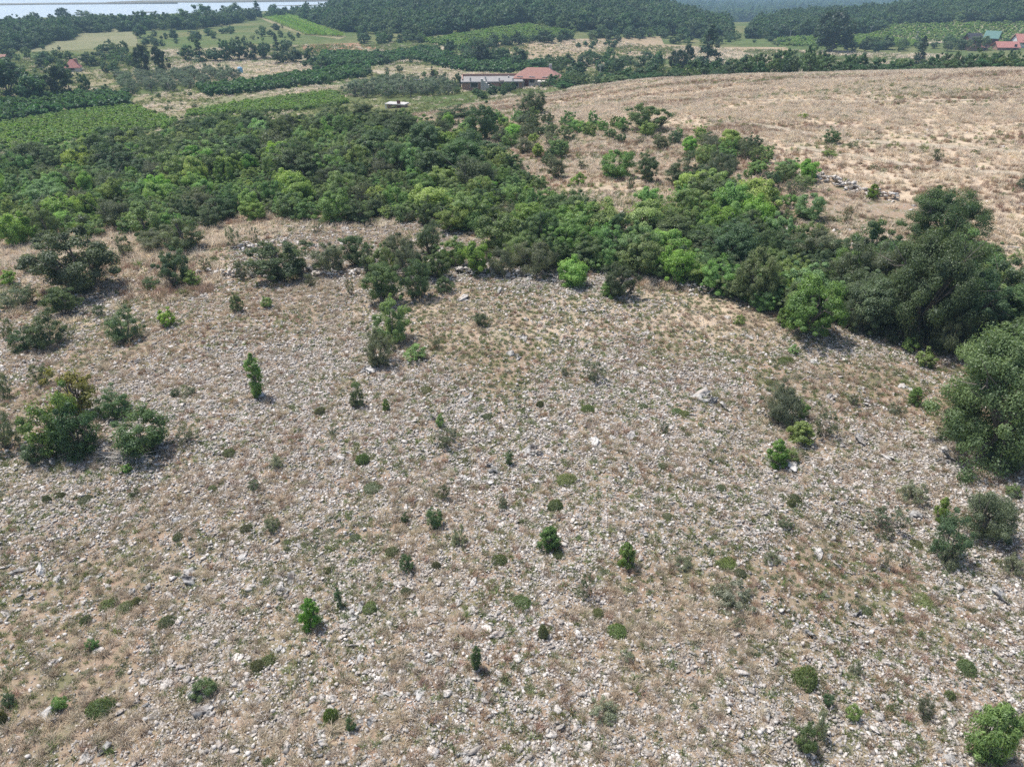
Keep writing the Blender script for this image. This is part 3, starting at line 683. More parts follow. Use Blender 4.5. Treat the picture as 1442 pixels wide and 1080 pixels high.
# ---- shrubs, saplings and herbs on the stony clearing and along its edges (photo pixels)
for row in [
 # left flank
 ('dark', 112, 412, 104, 88, 'largest dark green bush on the left flank above the stony slope', 1, 'the largest left flank bush'),
 ('dark', 92, 446, 56, 44, 'dark green low bush', 0, None), ('greybush', 28, 434, 56, 36, 'dull dark green sprawling bush', 0, None),
 ('darkbush', 70, 488, 70, 62, 'broad dark green round bush', 0, 'the broad round left bush'), ('darkbush', 36, 493, 40, 36, 'low dark bush joined to a broader round bush', 0, None),
 ('darkbush', 178, 481, 58, 60, 'dense round dark green bush standing alone on the upper left slope', 1, 'the lone round dark bush'),
 ('greybush', 140, 447, 24, 20, 'small blue grey shrub', 0, None), ('greybush', 12, 476, 32, 36, 'grey green shrub at the picture edge', 0, None),
 ('limebush', 239, 458, 30, 30, 'loose yellow green shrub', 0, 'the loose yellow green shrub'), ('darkbush', 334, 439, 25, 34, 'upright dark green shrub', 0, 'the upright dark wall shrub'),
 ('limebush', 375, 435, 20, 22, 'small yellow green shrub', 0, None), ('sapling', 364, 560, 24, 74, 'tall slender light green sapling standing alone on the stony slope', 1, 'the tall slender sapling'),
 ('greybush', 62, 543, 42, 44, 'grey green rounded shrub', 0, None), ('greybush', 8, 562, 34, 50, 'grey green shrub cut by the picture edge', 0, None),
 ('greybush', 10, 634, 50, 60, 'dark grey green shrub cut by the picture edge', 0, None),
 ('brownbush', 108, 586, 66, 74, 'brownish green bush with loose upright leafy tips', 1, None), ('darkbush', 166, 586, 58, 52, 'dark green spreading bush', 0, None),
 ('greenbush', 84, 638, 94, 104, 'rounded light green bush, largest of the clump left of the dead branches', 1, 'the large rounded branch-side bush'),
 ('darkbush', 122, 638, 76, 92, 'dark half of the rounded bush clump by the dead branches', 1, None),
 ('darkbush', 210, 640, 86, 76, 'dark green ragged bush right of the dead branches', 1, 'the dead branches'), ('twiggy', 262, 628, 34, 30, 'low grey twiggy shrub', 0, None),
 ('darkbush', 48, 652, 38, 36, 'low dark shrub', 0, None), ('limebush', 180, 666, 17, 16, 'small yellow green shrub', 0, None), ('darkbush', 247, 558, 16, 14, 'small dark shrub', 0, None),
 ('greybush', 268, 556, 20, 12, 'flat grey green shrub', 0, None), ('silver', 391, 659, 30, 24, 'silvery grey sage clump', 0, None), ('greybush', 190, 699, 20, 17, 'small grey shrub', 0, None),
 ('twiggy', 470, 612, 18, 16, 'small dull green shrub', 0, None), ('greybush', 358, 690, 18, 16, 'small grey shrub', 0, None), ('greybush', 385, 747, 26, 22, 'grey green shrub', 0, None),
 # centre
 ('dark', 542, 430, 56, 52, 'dark green bush at the thicket foot', 0, 'the thicket in the wall'), ('dark', 590, 420, 44, 48, 'green bush in the middle of the thicket', 0, None), ('darkbush', 625, 412, 34, 30, 'dark round bush at the right end of the thicket', 0, None),
 ('darksapling', 520, 386, 22, 42, 'upright dark green bush at the back of the thicket', 0, None), ('leafy', 545, 392, 40, 44, 'leafy green bush at the back of the thicket', 0, None), ('grey', 578, 388, 36, 40, 'grey green bush at the back of the thicket', 0, None), ('dark', 500, 374, 44, 38, 'low dark bush in the row along the wall', 0, None), ('grey', 560, 372, 46, 40, 'grey green bush in the row along the wall', 0, None), ('leafy', 640, 376, 36, 34, 'leafy bush in the row along the wall', 0, None), ('dark', 612, 392, 40, 38, 'dark bush in the row along the wall', 0, None), ('grey', 705, 388, 40, 36, 'grey green bush in the row along the wall', 0, None),
 ('twiggy', 494, 415, 16, 30, 'thin twiggy grey shrub', 0, None),
 ('leafy', 552, 484, 62, 66, 'leafy green bush with upright branches, middle of the slope', 1, 'the mid slope leafy bush'), ('grey', 535, 514, 46, 52, 'dense grey green round shrub', 0, 'the mid slope grey shrub'), ('limebush', 588, 507, 38, 28, 'yellow green loose shrub', 0, None), ('twiggy', 612, 490, 26, 20, 'sparse brownish shrub', 0, None),
 ('darkbush', 676, 459, 25, 23, 'small dark shrub alone on the pale stony ground', 0, 'the small pale-ground shrub'), ('twiggy', 836, 535, 44, 36, 'sparse olive green shrub', 0, 'the sparse olive green shrub'), ('greybush', 796, 530, 20, 14, 'flat grey green shrub', 0, None),
 ('darkbush', 504, 574, 26, 36, 'upright dark green shrub with grey stones at its foot', 0, 'the upright mid slope shrub'), ('brightbush', 544, 578, 13, 20, 'little yellowish green shrub', 0, None), ('twiggy', 632, 630, 42, 34, 'dark grey twiggy shrub', 0, 'the dark grey twiggy shrub'), ('greenbush', 620, 600, 16, 20, 'little green shrub', 0, None),
 ('darksapling', 717, 654, 13, 24, 'thin dark green upright seedling', 0, None), ('darkbush', 612, 742, 28, 32, 'dull dark green shrub', 0, None), ('greybush', 625, 705, 26, 24, 'grey green sparse shrub', 0, None), ('darkbush', 571, 736, 16, 18, 'small dark green shrub', 0, None),
 ('greybush', 708, 717, 20, 18, 'grey green shrub', 0, None), ('greybush', 935, 610, 18, 22, 'pale grey sparse shrub', 0, None), ('silver', 645, 766, 24, 28, 'silvery grey sage clump', 0, None),
 # right flank
 ('grey', 1099, 596, 52, 62, 'dense dark grey green rounded shrub on the right of the slope', 1, 'the dense right slope shrub'), ('greenbush', 1129, 588, 24, 30, 'small green shrub', 0, None), ('twiggy', 1160, 616, 46, 54, 'ragged grey green shrub', 0, 'the ragged right slope shrub'), ('brightbush', 1126, 624, 42, 38, 'bright green bushy shrub', 0, None),
 ('brightbush', 1092, 655, 34, 44, 'yellow green shrub with upright tips', 0, None), ('greenbush', 1114, 650, 24, 24, 'pale green low shrub', 0, None), ('leafytree', 1134, 474, 98, 92, 'rounded leafy tree with dark shade beneath at the clearing edge', 1, 'the rounded leafy edge tree'), ('brightbush', 1104, 458, 26, 34, 'yellow green bush', 0, None),
 ('limebush', 1281, 494, 30, 24, 'lime green leafy shrub', 0, None), ('limebush', 1301, 515, 34, 32, 'lime green leafy shrub', 0, 'the lime shrubs under oaks'), ('limebush', 1118, 499, 18, 17, 'small lime green shrub', 0, None), ('brightbush', 1287, 569, 21, 30, 'yellowish green shrub', 0, 'the yellowish oak-side shrub'),
 ('grey', 1386, 757, 74, 80, 'grey green broad bush with thin upright shoots near the right edge', 1, 'the broad grey right bush'), ('darkbush', 1330, 788, 58, 86, 'dark green upright bush left of the broad grey green bush', 1, None), ('twiggy', 1242, 752, 62, 54, 'sparse green bush with open branches', 0, 'the sparse open right bush'), ('silver', 1282, 706, 42, 36, 'grey shrub growing between rocks', 0, None),
 ('brightbush', 1322, 732, 22, 40, 'bright green shoots at the side of the upright dark bush', 1, None), ('silver', 1335, 800, 30, 34, 'pale silvery clump at the foot of the upright dark bush', 1, None), ('silver', 1424, 806, 36, 34, 'silvery clump beside white rock', 0, None), ('greybush', 1200, 570, 16, 16, 'small blue grey shrub', 0, None), ('greenbush', 1040, 457, 22, 18, 'low green shrub', 0, None), ('silver', 1260, 582, 22, 16, 'pale grey clump', 0, None),
 # foreground
 ('brightbush', 440, 885, 34, 50, 'green upright shrub with spiky shoots', 0, 'the spiky lower-left shrub'), ('darksapling', 479, 855, 13, 32, 'thin dark green seedling', 0, None), ('darkbush', 290, 982, 44, 38, 'dark green shrub growing over a dark hollowed rock', 1, 'the hollowed rock shrub'), ('darkbush', 14, 992, 22, 24, 'dark green shrub', 0, None), ('greenbush', 86, 1000, 28, 27, 'small green leafy shrub', 0, None),
 ('greenbush', 133, 914, 22, 20, 'blue green small shrub', 0, None), ('brightbush', 773, 774, 35, 40, 'bright green bushy shrub standing alone, left of two', 1, 'the bright bushy shrub'), ('brightbush', 881, 800, 30, 42, 'bright yellow green pointed shrub, right of two', 1, 'the bright pointed shrub'), ('darkbush', 572, 804, 27, 32, 'blue green dark shrub', 0, 'the blue green shrub'),
 ('twiggy', 823, 846, 24, 48, 'thin grey upright bush with sparse leaves', 0, 'the thin grey upright bush'), ('darksapling', 671, 942, 18, 36, 'dark green slim seedling', 0, 'the slim dark seedling'), ('silver', 850, 1014, 46, 34, 'silvery green flowering clump', 0, 'the silvery flowering clump'), ('darkbush', 494, 1030, 20, 22, 'dark green shrub beside pale rock', 0, None), ('silver', 1030, 856, 68, 40, 'large pale sage green spreading clump', 1, 'the large pale sage clump'),
 ('darkbush', 1130, 1060, 38, 50, 'dark green shrub with pale bare twigs on its right side', 1, 'the dark pale-twigged shrub'), ('silver', 1150, 1040, 24, 46, 'pale twiggy clump leaning on a dark shrub', 0, None), ('brightbush', 1386, 1066, 70, 96, 'largest bright green bush, in the lower right corner', 1, 'the lower-right corner bush'), ('brightbush', 1438, 1028, 26, 30, 'yellow green shrub cut by the picture edge', 0, None), ('darkbush', 1164, 994, 18, 22, 'blue green small shrub', 0, None), ('greenbush', 1200, 1012, 26, 28, 'dull green small shrub', 0, None), ('greybush', 1300, 1010, 28, 32, 'grey green shrub', 0, None),
 ('greybush', 1085, 795, 26, 18, 'grey green shrub', 0, None), ('greybush', 960, 800, 30, 16, 'low grey green shrub', 0, None), ('greenbush', 1425, 700, 26, 24, 'low bright green shrub', 0, None),
 ('greybush', 1105, 745, 22, 18, 'dull green low shrub', 0, None), ('twiggy', 1240, 800, 22, 28, 'dark dry twiggy shrub', 0, None), ('twiggy', 1272, 800, 18, 22, 'dark dry twiggy shrub', 0, None), ('silver', 882, 930, 24, 20, 'silvery grey clump', 0, None), ('silver', 1205, 950, 24, 20, 'silvery grey clump', 0, None), ('greybush', 1040, 885, 30, 20, 'dull green low shrub', 0, None),
 # band by the dry stone walls
 ('dark', 250, 401, 48, 50, 'dark green upright bush beside a yellower one', 0, 'the dark upright wall bush'), ('brightbush', 272, 404, 26, 28, 'yellow green bush touching a dark upright bush', 0, None), ('dark', 400, 394, 78, 52, 'broad dark green bush with sunlit top standing on the wall line', 1, 'the broad dark wall bush'), ('grey', 225, 353, 50, 28, 'grey green spreading bush', 0, None), ('dark', 262, 352, 52, 50, 'dark green rounded bush', 0, None), ('leafy', 212, 338, 52, 44, 'leafy green bush at the front of the wood', 0, None),
 ('greybush', 178, 360, 33, 30, 'grey green shrub', 0, None), ('darkbush', 215, 407, 27, 21, 'low dark shrub', 0, None), ('grey', 466, 385, 40, 40, 'dark green bush', 0, None), ('twiggy', 333, 350, 26, 34, 'thin open grey green bush', 0, None), ('twiggy', 362, 344, 16, 32, 'thin upright grey shrub', 0, None), ('twiggy', 290, 384, 22, 28, 'thin grey shrub', 0, None), ('greybush', 341, 394, 24, 28, 'grey green shrub', 0, None), ('greybush', 438, 403, 24, 20, 'low grey shrub', 0, None),
 ('limebush', 14, 402, 32, 26, 'yellowish grey shrub', 0, None), ('greybush', 42, 382, 32, 24, 'grey green shrub', 0, None), ('twiggy', 446, 329, 22, 18, 'grey low shrub', 0, None), ('greybush', 100, 348, 20, 14, 'grey low shrub', 0, None), ('grey', 605, 358, 30, 44, 'dark grey rounded bush in the small grassy clearing', 1, 'the grassy clearing grey bush'), ('lime', 669, 386, 44, 46, 'lime green round bush behind the dry stone wall', 1, 'the lime green wall bush'), ('grey', 757, 388, 54, 44, 'olive green round bush behind the dry stone wall', 1, 'the olive green wall bush'),
 ('dark', 870, 420, 48, 48, 'dark bush with lime green side', 0, 'the wood tip bush'), ('lime', 808, 404, 46, 42, 'yellow green loose bush by the wall', 0, None), ('brightbush', 858, 418, 26, 30, 'small yellow green bush', 0, None), ('darksapling', 556, 352, 6, 22, 'thin bare upright stem in the small grassy clearing', 1, None),
 # clearing above the wood
 ('lime', 911, 297, 38, 34, 'lime green round bush alone in the upper clearing', 1, 'the lone lime clearing bush'), ('leafy', 867, 251, 44, 34, 'rounded green bush', 0, None), ('tall', 911, 257, 32, 44, 'small dark tree with visible trunk', 0, 'the small clearing tree'), ('grey', 783, 250, 24, 28, 'grey green upright bush', 0, None), ('limebush', 816, 262, 27, 22, 'light green round bush', 0, None), ('greybush', 888, 270, 14, 22, 'thin grey shrub', 0, None), ('greybush', 949, 250, 18, 18, 'grey round shrub', 0, None), ('greybush', 820, 238, 20, 12, 'grey shrub', 0, None),
 ('lime', 631, 181, 22, 22, 'light green round bush at the edge of the straw field', 1, 'the light field edge bush'), ('dark', 680, 198, 52, 48, 'dense dark green round bush at the upper edge of the wood', 1, 'the dense wood edge bush'), ('bigtree', 750, 163, 46, 38, 'dark green tree at the upper edge of the wood below the houses', 1, 'the tree below the houses'), ('dark', 908, 186, 62, 36, 'broad dark bush at the edge of the straw field', 1, 'the broad field edge bush'), ('dark', 640, 170, 50, 20, 'low dark hedge like bush', 0, None),
 # straw field
 ('darkbush', 1170, 202, 30, 26, 'dark green bush alone in the straw field', 1, 'the straw field dark bush'), ('brightbush', 1228, 280, 20, 24, 'yellow green bush on the collapsed field wall', 1, 'the field wall bush'), ('twiggy', 1193, 314, 15, 26, 'thin twiggy shrub below the field wall', 1, None), ('twiggy', 1171, 358, 12, 30, 'thin twiggy stem', 0, None), ('limebush', 1165, 222, 24, 14, 'low light green bush', 0, None), ('greybush', 1318, 227, 18, 18, 'grey shrub', 0, None), ('limebush', 1132, 167, 16, 8, 'low yellow green shrub', 0, None), ('greybush', 1440, 268, 20, 22, 'green shrub cut by the picture edge', 0, None), ('limebush', 1424, 370, 14, 16, 'yellow green shrub', 0, None), ('greybush', 1200, 208, 22, 10, 'low grey green shrub', 0, None),
 # big trees on the right
 ('bigtree', 1322, 346, 112, 82, 'dark dense tree with rounded crown standing above the right wood', 1, 'the dense rounded right tree'), ('bigtree', 1290, 482, 132, 158, 'tall dark oak, largest of the right wood beside the clearing', 1, 'the tallest right wood oak'), ('tall', 1362, 490, 74, 120, 'dark tree at the clearing edge between the tall oak and the right picture edge', 1, None), ('grey', 1330, 498, 60, 64, 'grey green bush below the tall oak', 1, None), ('tall', 1222, 470, 70, 92, 'dark green tree beside the rounded leafy tree', 0, None), ('grey', 1204, 466, 50, 54, 'grey leaved bush under the trees', 0, None),
 ('bigtree', 1392, 645, 182, 186, 'massive dark oak at the right edge of the clearing', 1, 'the massive right edge oak'), ('bigtree', 1478, 592, 170, 160, 'dark oak cut by the right picture edge', 0, None), ('grey', 1430, 640, 52, 60, 'grey green bush under the massive oak', 1, None), ('grey', 1342, 615, 46, 56, 'blue green bush at the foot of the massive oak', 1, None), ('leafy', 1395, 440, 64, 70, 'mid green bush above the massive oak', 0, None), ('lime', 1372, 480, 40, 46, 'yellow green bush beside dark trees', 0, None), ('tall', 1385, 402, 50, 66, 'upright dark tree at the edge of the straw field', 1, None)]:
    k, px, py, w, h, look, full, land = row
    plant(k, px, py, w, h, look, full=bool(full), land=land)

# ---- cushion plants
G_C = 'cushion plants dotted over the stony slope'
for kind, px, py, w, h in [
 ('cushion', 152, 859, 27, 18), ('cushion', 140, 1008, 38, 27), ('cushion', 705, 793, 22, 16), ('cushion', 735, 852, 27, 14), ('cushion', 871, 895, 28, 21), ('cushion', 1133, 966, 38, 32), ('cushion', 1025, 800, 28, 14), ('olivecushion', 1042, 812, 21, 14), ('cushion', 1106, 512, 23, 11), ('cushion', 783, 718, 24, 17), ('cushion', 795, 680, 27, 13), ('cushion', 829, 580, 19, 14), ('cushion', 953, 582, 18, 10),
 ('olivecushion', 178, 860, 26, 14), ('olivecushion', 235, 882, 27, 18), ('olivecushion', 120, 878, 18, 13), ('olivecushion', 195, 850, 12, 12), ('cushion', 465, 1014, 22, 20), ('olivecushion', 362, 945, 26, 20), ('cushion', 378, 935, 24, 14), ('olivecushion', 345, 748, 18, 12), ('cushion', 323, 641, 18, 12), ('cushion', 511, 652, 20, 17), ('olivecushion', 553, 781, 22, 15), ('cushion', 523, 861, 22, 16), ('olivecushion', 571, 837, 17, 13), ('olivecushion', 615, 800, 15, 12), ('olivecushion', 765, 896, 16, 20), ('olivecushion', 785, 786, 17, 12), ('olivecushion', 843, 868, 20, 14), ('cushion', 1298, 850, 36, 15), ('cushion', 1359, 945, 28, 21), ('olivecushion', 1338, 984, 17, 14), ('cushion', 965, 586, 15, 9), ('cushion', 500, 545, 15, 9), ('olivecushion', 1083, 412 + 130, 14, 8), ('olivecushion', 1130, 642, 16, 10), ('olivecushion', 1120, 705, 20, 12), ('olivecushion', 1113, 712, 14, 11), ('olivecushion', 450, 583, 17, 11), ('cushion', 378, 1079, 16, 12), ('olivecushion', 525, 690, 30, 13), ('olivecushion', 4, 1016, 16, 24), ('cushion', 1253, 1002, 15, 12), ('olivecushion', 1008, 560, 16, 8), ('olivecushion', 985, 552, 12, 8), ('olivecushion', 600, 552, 24, 9), ('olivecushion', 686, 590, 16, 9), ('olivecushion', 760, 572, 12, 10), ('olivecushion', 120, 706, 22, 10), ('olivecushion', 85, 700, 16, 10), ('olivecushion', 66, 706, 14, 12), ('olivecushion', 462, 806, 14, 10), ('olivecushion', 1290, 770, 20, 12), ('olivecushion', 1220, 865, 20, 12), ('olivecushion', 300, 690, 14, 9), ('olivecushion', 420, 610, 14, 8), ('olivecushion', 895, 620, 14, 8), ('olivecushion', 935, 660, 18, 9), ('olivecushion', 905, 575, 16, 8), ('olivecushion', 655, 650, 14, 8), ('olivecushion', 1015, 690, 18, 10), ('olivecushion', 940, 730, 16, 9), ('olivecushion', 500, 760, 18, 10), ('olivecushion', 250, 760, 16, 10), ('olivecushion', 215, 640, 12, 8)]:
    plant(kind, px, py, w, h, 'bright green mossy cushion plant' if kind == 'cushion' else 'dull olive green cushion plant', G_C, sink=.02)

# ================================================================== rocks
def rock(px, py, w, look, full=False, variant=None, zs=1.0, land=None):
    p = ground(px, py); Wm = w * depth(p) / F * (1.0 if py < 500 else 1.2); zs = zs * (.7 if py < 500 else 1.1)
    k = int(rng.integers(len(ROCKS))) if variant is None else variant
    o = link('rock', ROCKS[k], loc=(p[0], p[1], p[2] - .03 * Wm)); s = Wm
    o.scale = (s, s * rng.uniform(.8, 1.1), s * rng.uniform(.7, 1.0) * zs); o.rotation_euler = (rng.normal(0, .06), rng.normal(0, .06), rng.choice([0, math.pi]) + rng.normal(0, .35))
    o['category'] = 'rock'; o['group'] = 'limestone rocks on the stony slope'
    if land: LAND.append((px, py, land))
    TODO.append([o, px, py, look, full, w * w])
for px, py, w, look in [
 (990, 562, 36, 'dark grey jagged outcrop'), (1010, 574, 26, 'grey weathered boulder'), (25, 800, 28, 'pale slab'), (55, 806, 36, 'pale flat slab'), (22, 858, 36, 'dark hollowed rock'), (88, 815, 20, 'pale rock'), (122, 818, 24, 'pale white rock'), (262, 815, 34, 'white hollowed rock'), (380, 818, 30, 'dark layered rock'), (402, 834, 34, 'pale broken boulder'), (238, 853, 20, 'white rock'), (36, 905, 22, 'pale rounded rock'), (70, 938, 18, 'grey rock'), (190, 836, 20, 'grey rock'),
 (390, 918, 26, 'flat pale slab'), (290, 990, 48, 'dark hollowed rock'), (215, 1002, 30, 'dark pitted rock'), (295, 1008, 30, 'grey layered slab'), (70, 1008, 30, 'white blocky rock'), (10, 1022, 36, 'pale slab'), (120, 1070, 40, 'pale low outcrop'), (365, 985, 20, 'white rock'), (450, 1044, 26, 'dark broken rock'), (235, 940, 20, 'grey slab'), (342, 785, 18, 'white rock'), (240, 733, 30, 'pale low outcrop'), (205, 670, 14, 'pale rock'), (292, 610, 12, 'white rock'), (265, 590, 14, 'white rock'),
 (606, 926, 22, 'pale white rock'), (590, 978, 24, 'dark pitted rock'), (652, 962, 18, 'white rock'), (672, 985, 20, 'pale pillar like rock'), (705, 978, 28, 'layered grey rock'), (512, 1020, 26, 'white blocky rock'), (550, 972, 20, 'white rock'), (500, 870, 28, 'pale low slab'), (917, 980, 18, 'grey rock'), (770, 1024, 16, 'grey rock'), (820, 1020, 16, 'pale rock'), (655, 1065, 22, 'white rock'), (500, 930, 18, 'white rounded rock'),
 (697, 662, 26, 'white slab'), (748, 637, 30, 'pale flat outcrop'), (690, 668, 26, 'grey broken rock'), (648, 675, 22, 'grey pitted rock'), (845, 620, 24, 'dark grey outcrop'), (865, 618, 20, 'grey jagged rock'), (915, 588, 28, 'grey flat slab'), (890, 615, 24, 'pale slab'), (840, 555, 16, 'dark hollowed rock'), (655, 565, 22, 'dark pitted rock'), (690, 560, 18, 'dark grey rock'), (605, 590, 16, 'white rock'), (610, 612, 18, 'grey rock'), (685, 612, 20, 'grey rock'), (770, 592, 14, 'white rock'), (945, 532, 22, 'pale outcrop'), (740, 476, 34, 'pale flat outcrop'), (520, 522, 34, 'white flat outcrop'), (600, 495, 14, 'white rock'), (725, 500, 22, 'grey outcrop'), (640, 485, 16, 'pale rock'), (705, 408, 30, 'pale layered outcrop'), (665, 420, 34, 'pale layered outcrop'), (830, 433, 28, 'pale outcrop'), (855, 480, 22, 'grey outcrop'), (1035, 468, 22, 'pale outcrop'), (1055, 474, 20, 'grey rock'),
 (1168, 490, 20, 'dark grey rock'), (1146, 510, 16, 'grey rock'), (1052, 518, 18, 'grey rock'), (1165, 560, 22, 'grey rock'), (1215, 563, 20, 'dark grey rock'), (1275, 545, 18, 'white rock'), (1198, 620, 30, 'pale flat outcrop'), (1112, 657, 34, 'grey slab'), (1252, 642, 26, 'pale tilted slab'), (1318, 640, 40, 'grey low outcrop'), (1298, 704, 36, 'dark grey jagged rock'), (1290, 724, 26, 'pale rock'), (1086, 712, 18, 'white rock'), (1135, 712, 20, 'grey rock'), (1176, 732, 18, 'dark pitted rock'), (1003, 668, 20, 'white rock'), (1098, 690, 22, 'grey rock'), (1428, 812, 26, 'white block'), (1390, 840, 46, 'grey broken outcrop'), (1355, 850, 34, 'grey layered rock'), (1345, 824, 24, 'grey slab'), (1405, 868, 22, 'white rock'), (1130, 890, 30, 'pale pointed rock'), (1168, 903, 20, 'white rock'), (1198, 863, 26, 'white slab'), (1180, 800, 28, 'white slab'), (1160, 777, 26, 'pale slab'), (1270, 922, 24, 'grey pointed rock'), (1245, 935, 18, 'white rock'), (1292, 1054, 20, 'white rock'), (1345, 1070, 26, 'white broken rock'), (1085, 1000, 24, 'pale rock'), (1040, 1050, 22, 'white rock'), (1090, 1048, 18, 'white rock'), (1385, 790, 14, 'white rock'), (990, 770, 18, 'grey slab'), (905, 752, 16, 'white rock'), (1075, 820, 20, 'grey rock'), (1098, 788, 22, 'pale rock'),
 (300, 414, 14, 'pale rounded rock'), (255, 412, 14, 'grey rock'), (190, 415, 12, 'grey rock'), (170, 412, 12, 'dark grey rock'), (150, 432, 16, 'white rock'), (8, 450, 24, 'white broken rock'), (342, 535, 14, 'white rock'), (412, 538, 18, 'dark rock'), (192, 510, 12, 'white rock'), (365, 558, 26, 'grey broken rock'), (165, 330, 18, 'white rock'), (95, 332, 18, 'grey rock'), (60, 346, 16, 'grey rock'), (490, 310, 22, 'white broken rock'), (484, 322, 18, 'white rock'), (428, 320, 16, 'pale slab'), (1430, 346, 34, 'pale outcrop in the straw field'), (1392, 325, 22, 'white rock in the straw field'), (1335, 288, 18, 'pale slab in the straw field'), (992, 235, 16, 'white rock'), (1290, 350, 20, 'pale rock')]:
    rock(px, py, w, look)

# ---- collapsed dry stone walls: one thing each
def stone_wall(pts, label, wid=.9, hgt=.5, dens=16, size=.17, seed=1):
    r = np.random.default_rng(seed); P = [ground(*p) for p in pts]; ps = []; tints = []
    for a, b in zip(P[:-1], P[1:]):
        L = math.hypot(b[0] - a[0], b[1] - a[1]); t = np.array([b[0] - a[0], b[1] - a[1]]) / L; nn = np.array([-t[1], t[0]])
        for _ in range(int(L * dens)):
            u = r.uniform(0, L); o = r.normal(0, wid * .32); gap = fbm(np.array([a[0] + t[0] * u]) / 2.2, np.array([a[1] + t[1] * u]) / 2.2, seed)[0]
            if gap < .38 and r.uniform() < .75: continue
            x, y = a[:2] + t * u + nn * o
            V, Fc = stone_geo(int(r.integers(1e6)), 1 if r.uniform() < .6 else 2, r.uniform(.4, .8), 7); s = size * r.uniform(.5, 1.6)
            an = r.uniform(0, 6.28); c, sn = math.cos(an), math.sin(an); V = (V * s) @ np.array([[c, -sn, 0], [sn, c, 0], [0, 0, 1]]).T
            hz = max(0, hgt * (1 - (abs(o) / wid) * 1.6)) * r.uniform(0, 1) * (.4 + gap)
            ps.append((V + np.array([x, y, h1(x, y) + hz + s * .15]), Fc)); tints += [r.uniform()] * len(V)
    V, Fc = join(ps); c = V.mean(0); c[2] = V[:, 2].min()
    o = link('stone_wall', mesh_np('stone_wall', V - c, [np.concatenate([np.asarray(f) for f in Fc])], STONE, tints), loc=c)
    tag(o, label, 'stone wall', 'collapsed dry stone walls around the clearing')
stone_wall([(282, 386), (330, 388), (385, 388), (440, 383), (505, 388)], 'low collapsed dry stone wall running past the broad dark bush on the left', seed=3)
stone_wall([(640, 384), (700, 387), (765, 391), (812, 395)], 'low collapsed dry stone wall in front of the lime green and olive green bushes', seed=4)
stone_wall([(890, 396), (925, 401), (965, 407), (1010, 415)], 'short collapsed dry stone wall at the front tip of the wood', seed=5)
stone_wall([(1132, 246), (1160, 254), (1190, 263), (1218, 274), (1265, 281)], 'pale collapsed stone wall between the upper clearing and the straw field', wid=1.4, hgt=.7, size=.24, dens=15, seed=6)
stone_wall([(330, 352), (360, 346), (385, 344)], 'short heap of wall stones behind the broad dark bush on the left', seed=7)

# ---- dead branches
def dead_branches():
    r = np.random.default_rng(5); p = ground(172, 648); ps = []
    for i in range(34):
        a = r.normal(2.6, .9); L = r.uniform(.5, 1.7); s = np.array([r.normal(.3, .35), r.normal(0, .22), r.uniform(.03, .22)])
        e = s + np.array([math.cos(a) * L, math.sin(a) * L * .6, r.uniform(-.02, .25)]); m = (s + e) / 2 + r.normal(0, .09, 3); rr = r.uniform(.012, .035)
        ps.append(tube([s, m, e], [rr, rr * .8, rr * .3], 5))
        for _ in range(2):
            e2 = m + r.normal(0, .28, 3) * np.array([1, 1, .5]); ps.append(tube([m, (m + e2) / 2 + r.normal(0, .03, 3), e2], [rr * .5, rr * .35, rr * .15], 4))
    v, f = join(ps)
    o = link('dead_branches', mesh_np('dead_branches', v, f, DEADWOOD, smooth=True), loc=(p[0], p[1], p[2]))
    tag(o, 'heap of bleached grey dead branches lying between two dark bushes', 'dead branches')
dead_branches()

# ================================================================== the wood beyond the clearing
def allowed(x, y, gap):
    A = np.array(TREES); return bool(((A[:, 0] - x) ** 2 + (A[:, 1] - y) ** 2 > (gap + A[:, 2] * .55) ** 2).all())
BELT = []; STAT = []
def belt(name, poly, spacing, chooser, limit, seed):
    r = np.random.default_rng(seed); w = gpoly(poly, 20); xs = [p[0] for p in w]; ys = [p[1] for p in w]
    pts = []; n = 0
    for _ in range(26000):
        x = r.uniform(min(xs), max(xs)); y = r.uniform(min(ys), max(ys))
        if not inpoly(np.array([x]), np.array([y]), w)[0]: continue
        sp = spacing * (.8 + .5 * vnoise(x / 6, y / 6, 77))
        if (pts and (((np.array(pts) - [x, y]) ** 2).sum(1) < sp * sp).any()) or not allowed(x, y, sp * .3): continue
        pts.append((x, y)); px, py = proj((x, y, h1(x, y)))
        kind, Wm, Hm = chooser(r, px, py)
        o = put(kind, x, y, Wm, Hm); BELT.append([o, kind, px, py, name]); n += 1
        if n >= limit: break
    STAT.append((name, n))
def ch_left(r, px, py):
    back = py < 262 + (fbm(px / 60, py / 30, 3) - .5) * 50
    if back: k = r.choice(['dark', 'tall', 'leafy', 'grey', 'lime', 'bare'], p=[.27, .22, .36, .06, .07, .02])
    else: k = r.choice(['leafy', 'dark', 'lime', 'grey', 'leafytree', 'bare'], p=[.42, .16, .16, .14, .07, .05])
    Hm = r.uniform(2.3, 3.7) if back else r.uniform(1.3, 2.7)
    if k == 'tall': Hm *= 1.25
    if k == 'leafytree': Hm *= 1.3
    return k, Hm * r.uniform(.75, 1.35), Hm
def ch_right(r, px, py):
    k = r.choice(['leafy', 'dark', 'lime', 'grey', 'leafytree', 'tall', 'bare'], p=[.42, .18, .14, .10, .08, .05, .03])
    Hm = r.uniform(1.5, 3.0) * (1.25 if k in ('tall', 'leafytree') else 1)
    return k, Hm * r.uniform(.8, 1.4), Hm
def ch_strip(r, px, py):
    k = r.choice(['leafy', 'dark', 'grey', 'lime', 'bare'], p=[.50, .23, .11, .13, .03]); Hm = r.uniform(1.0, 2.1)
    return k, Hm * r.uniform(.9, 1.5), Hm
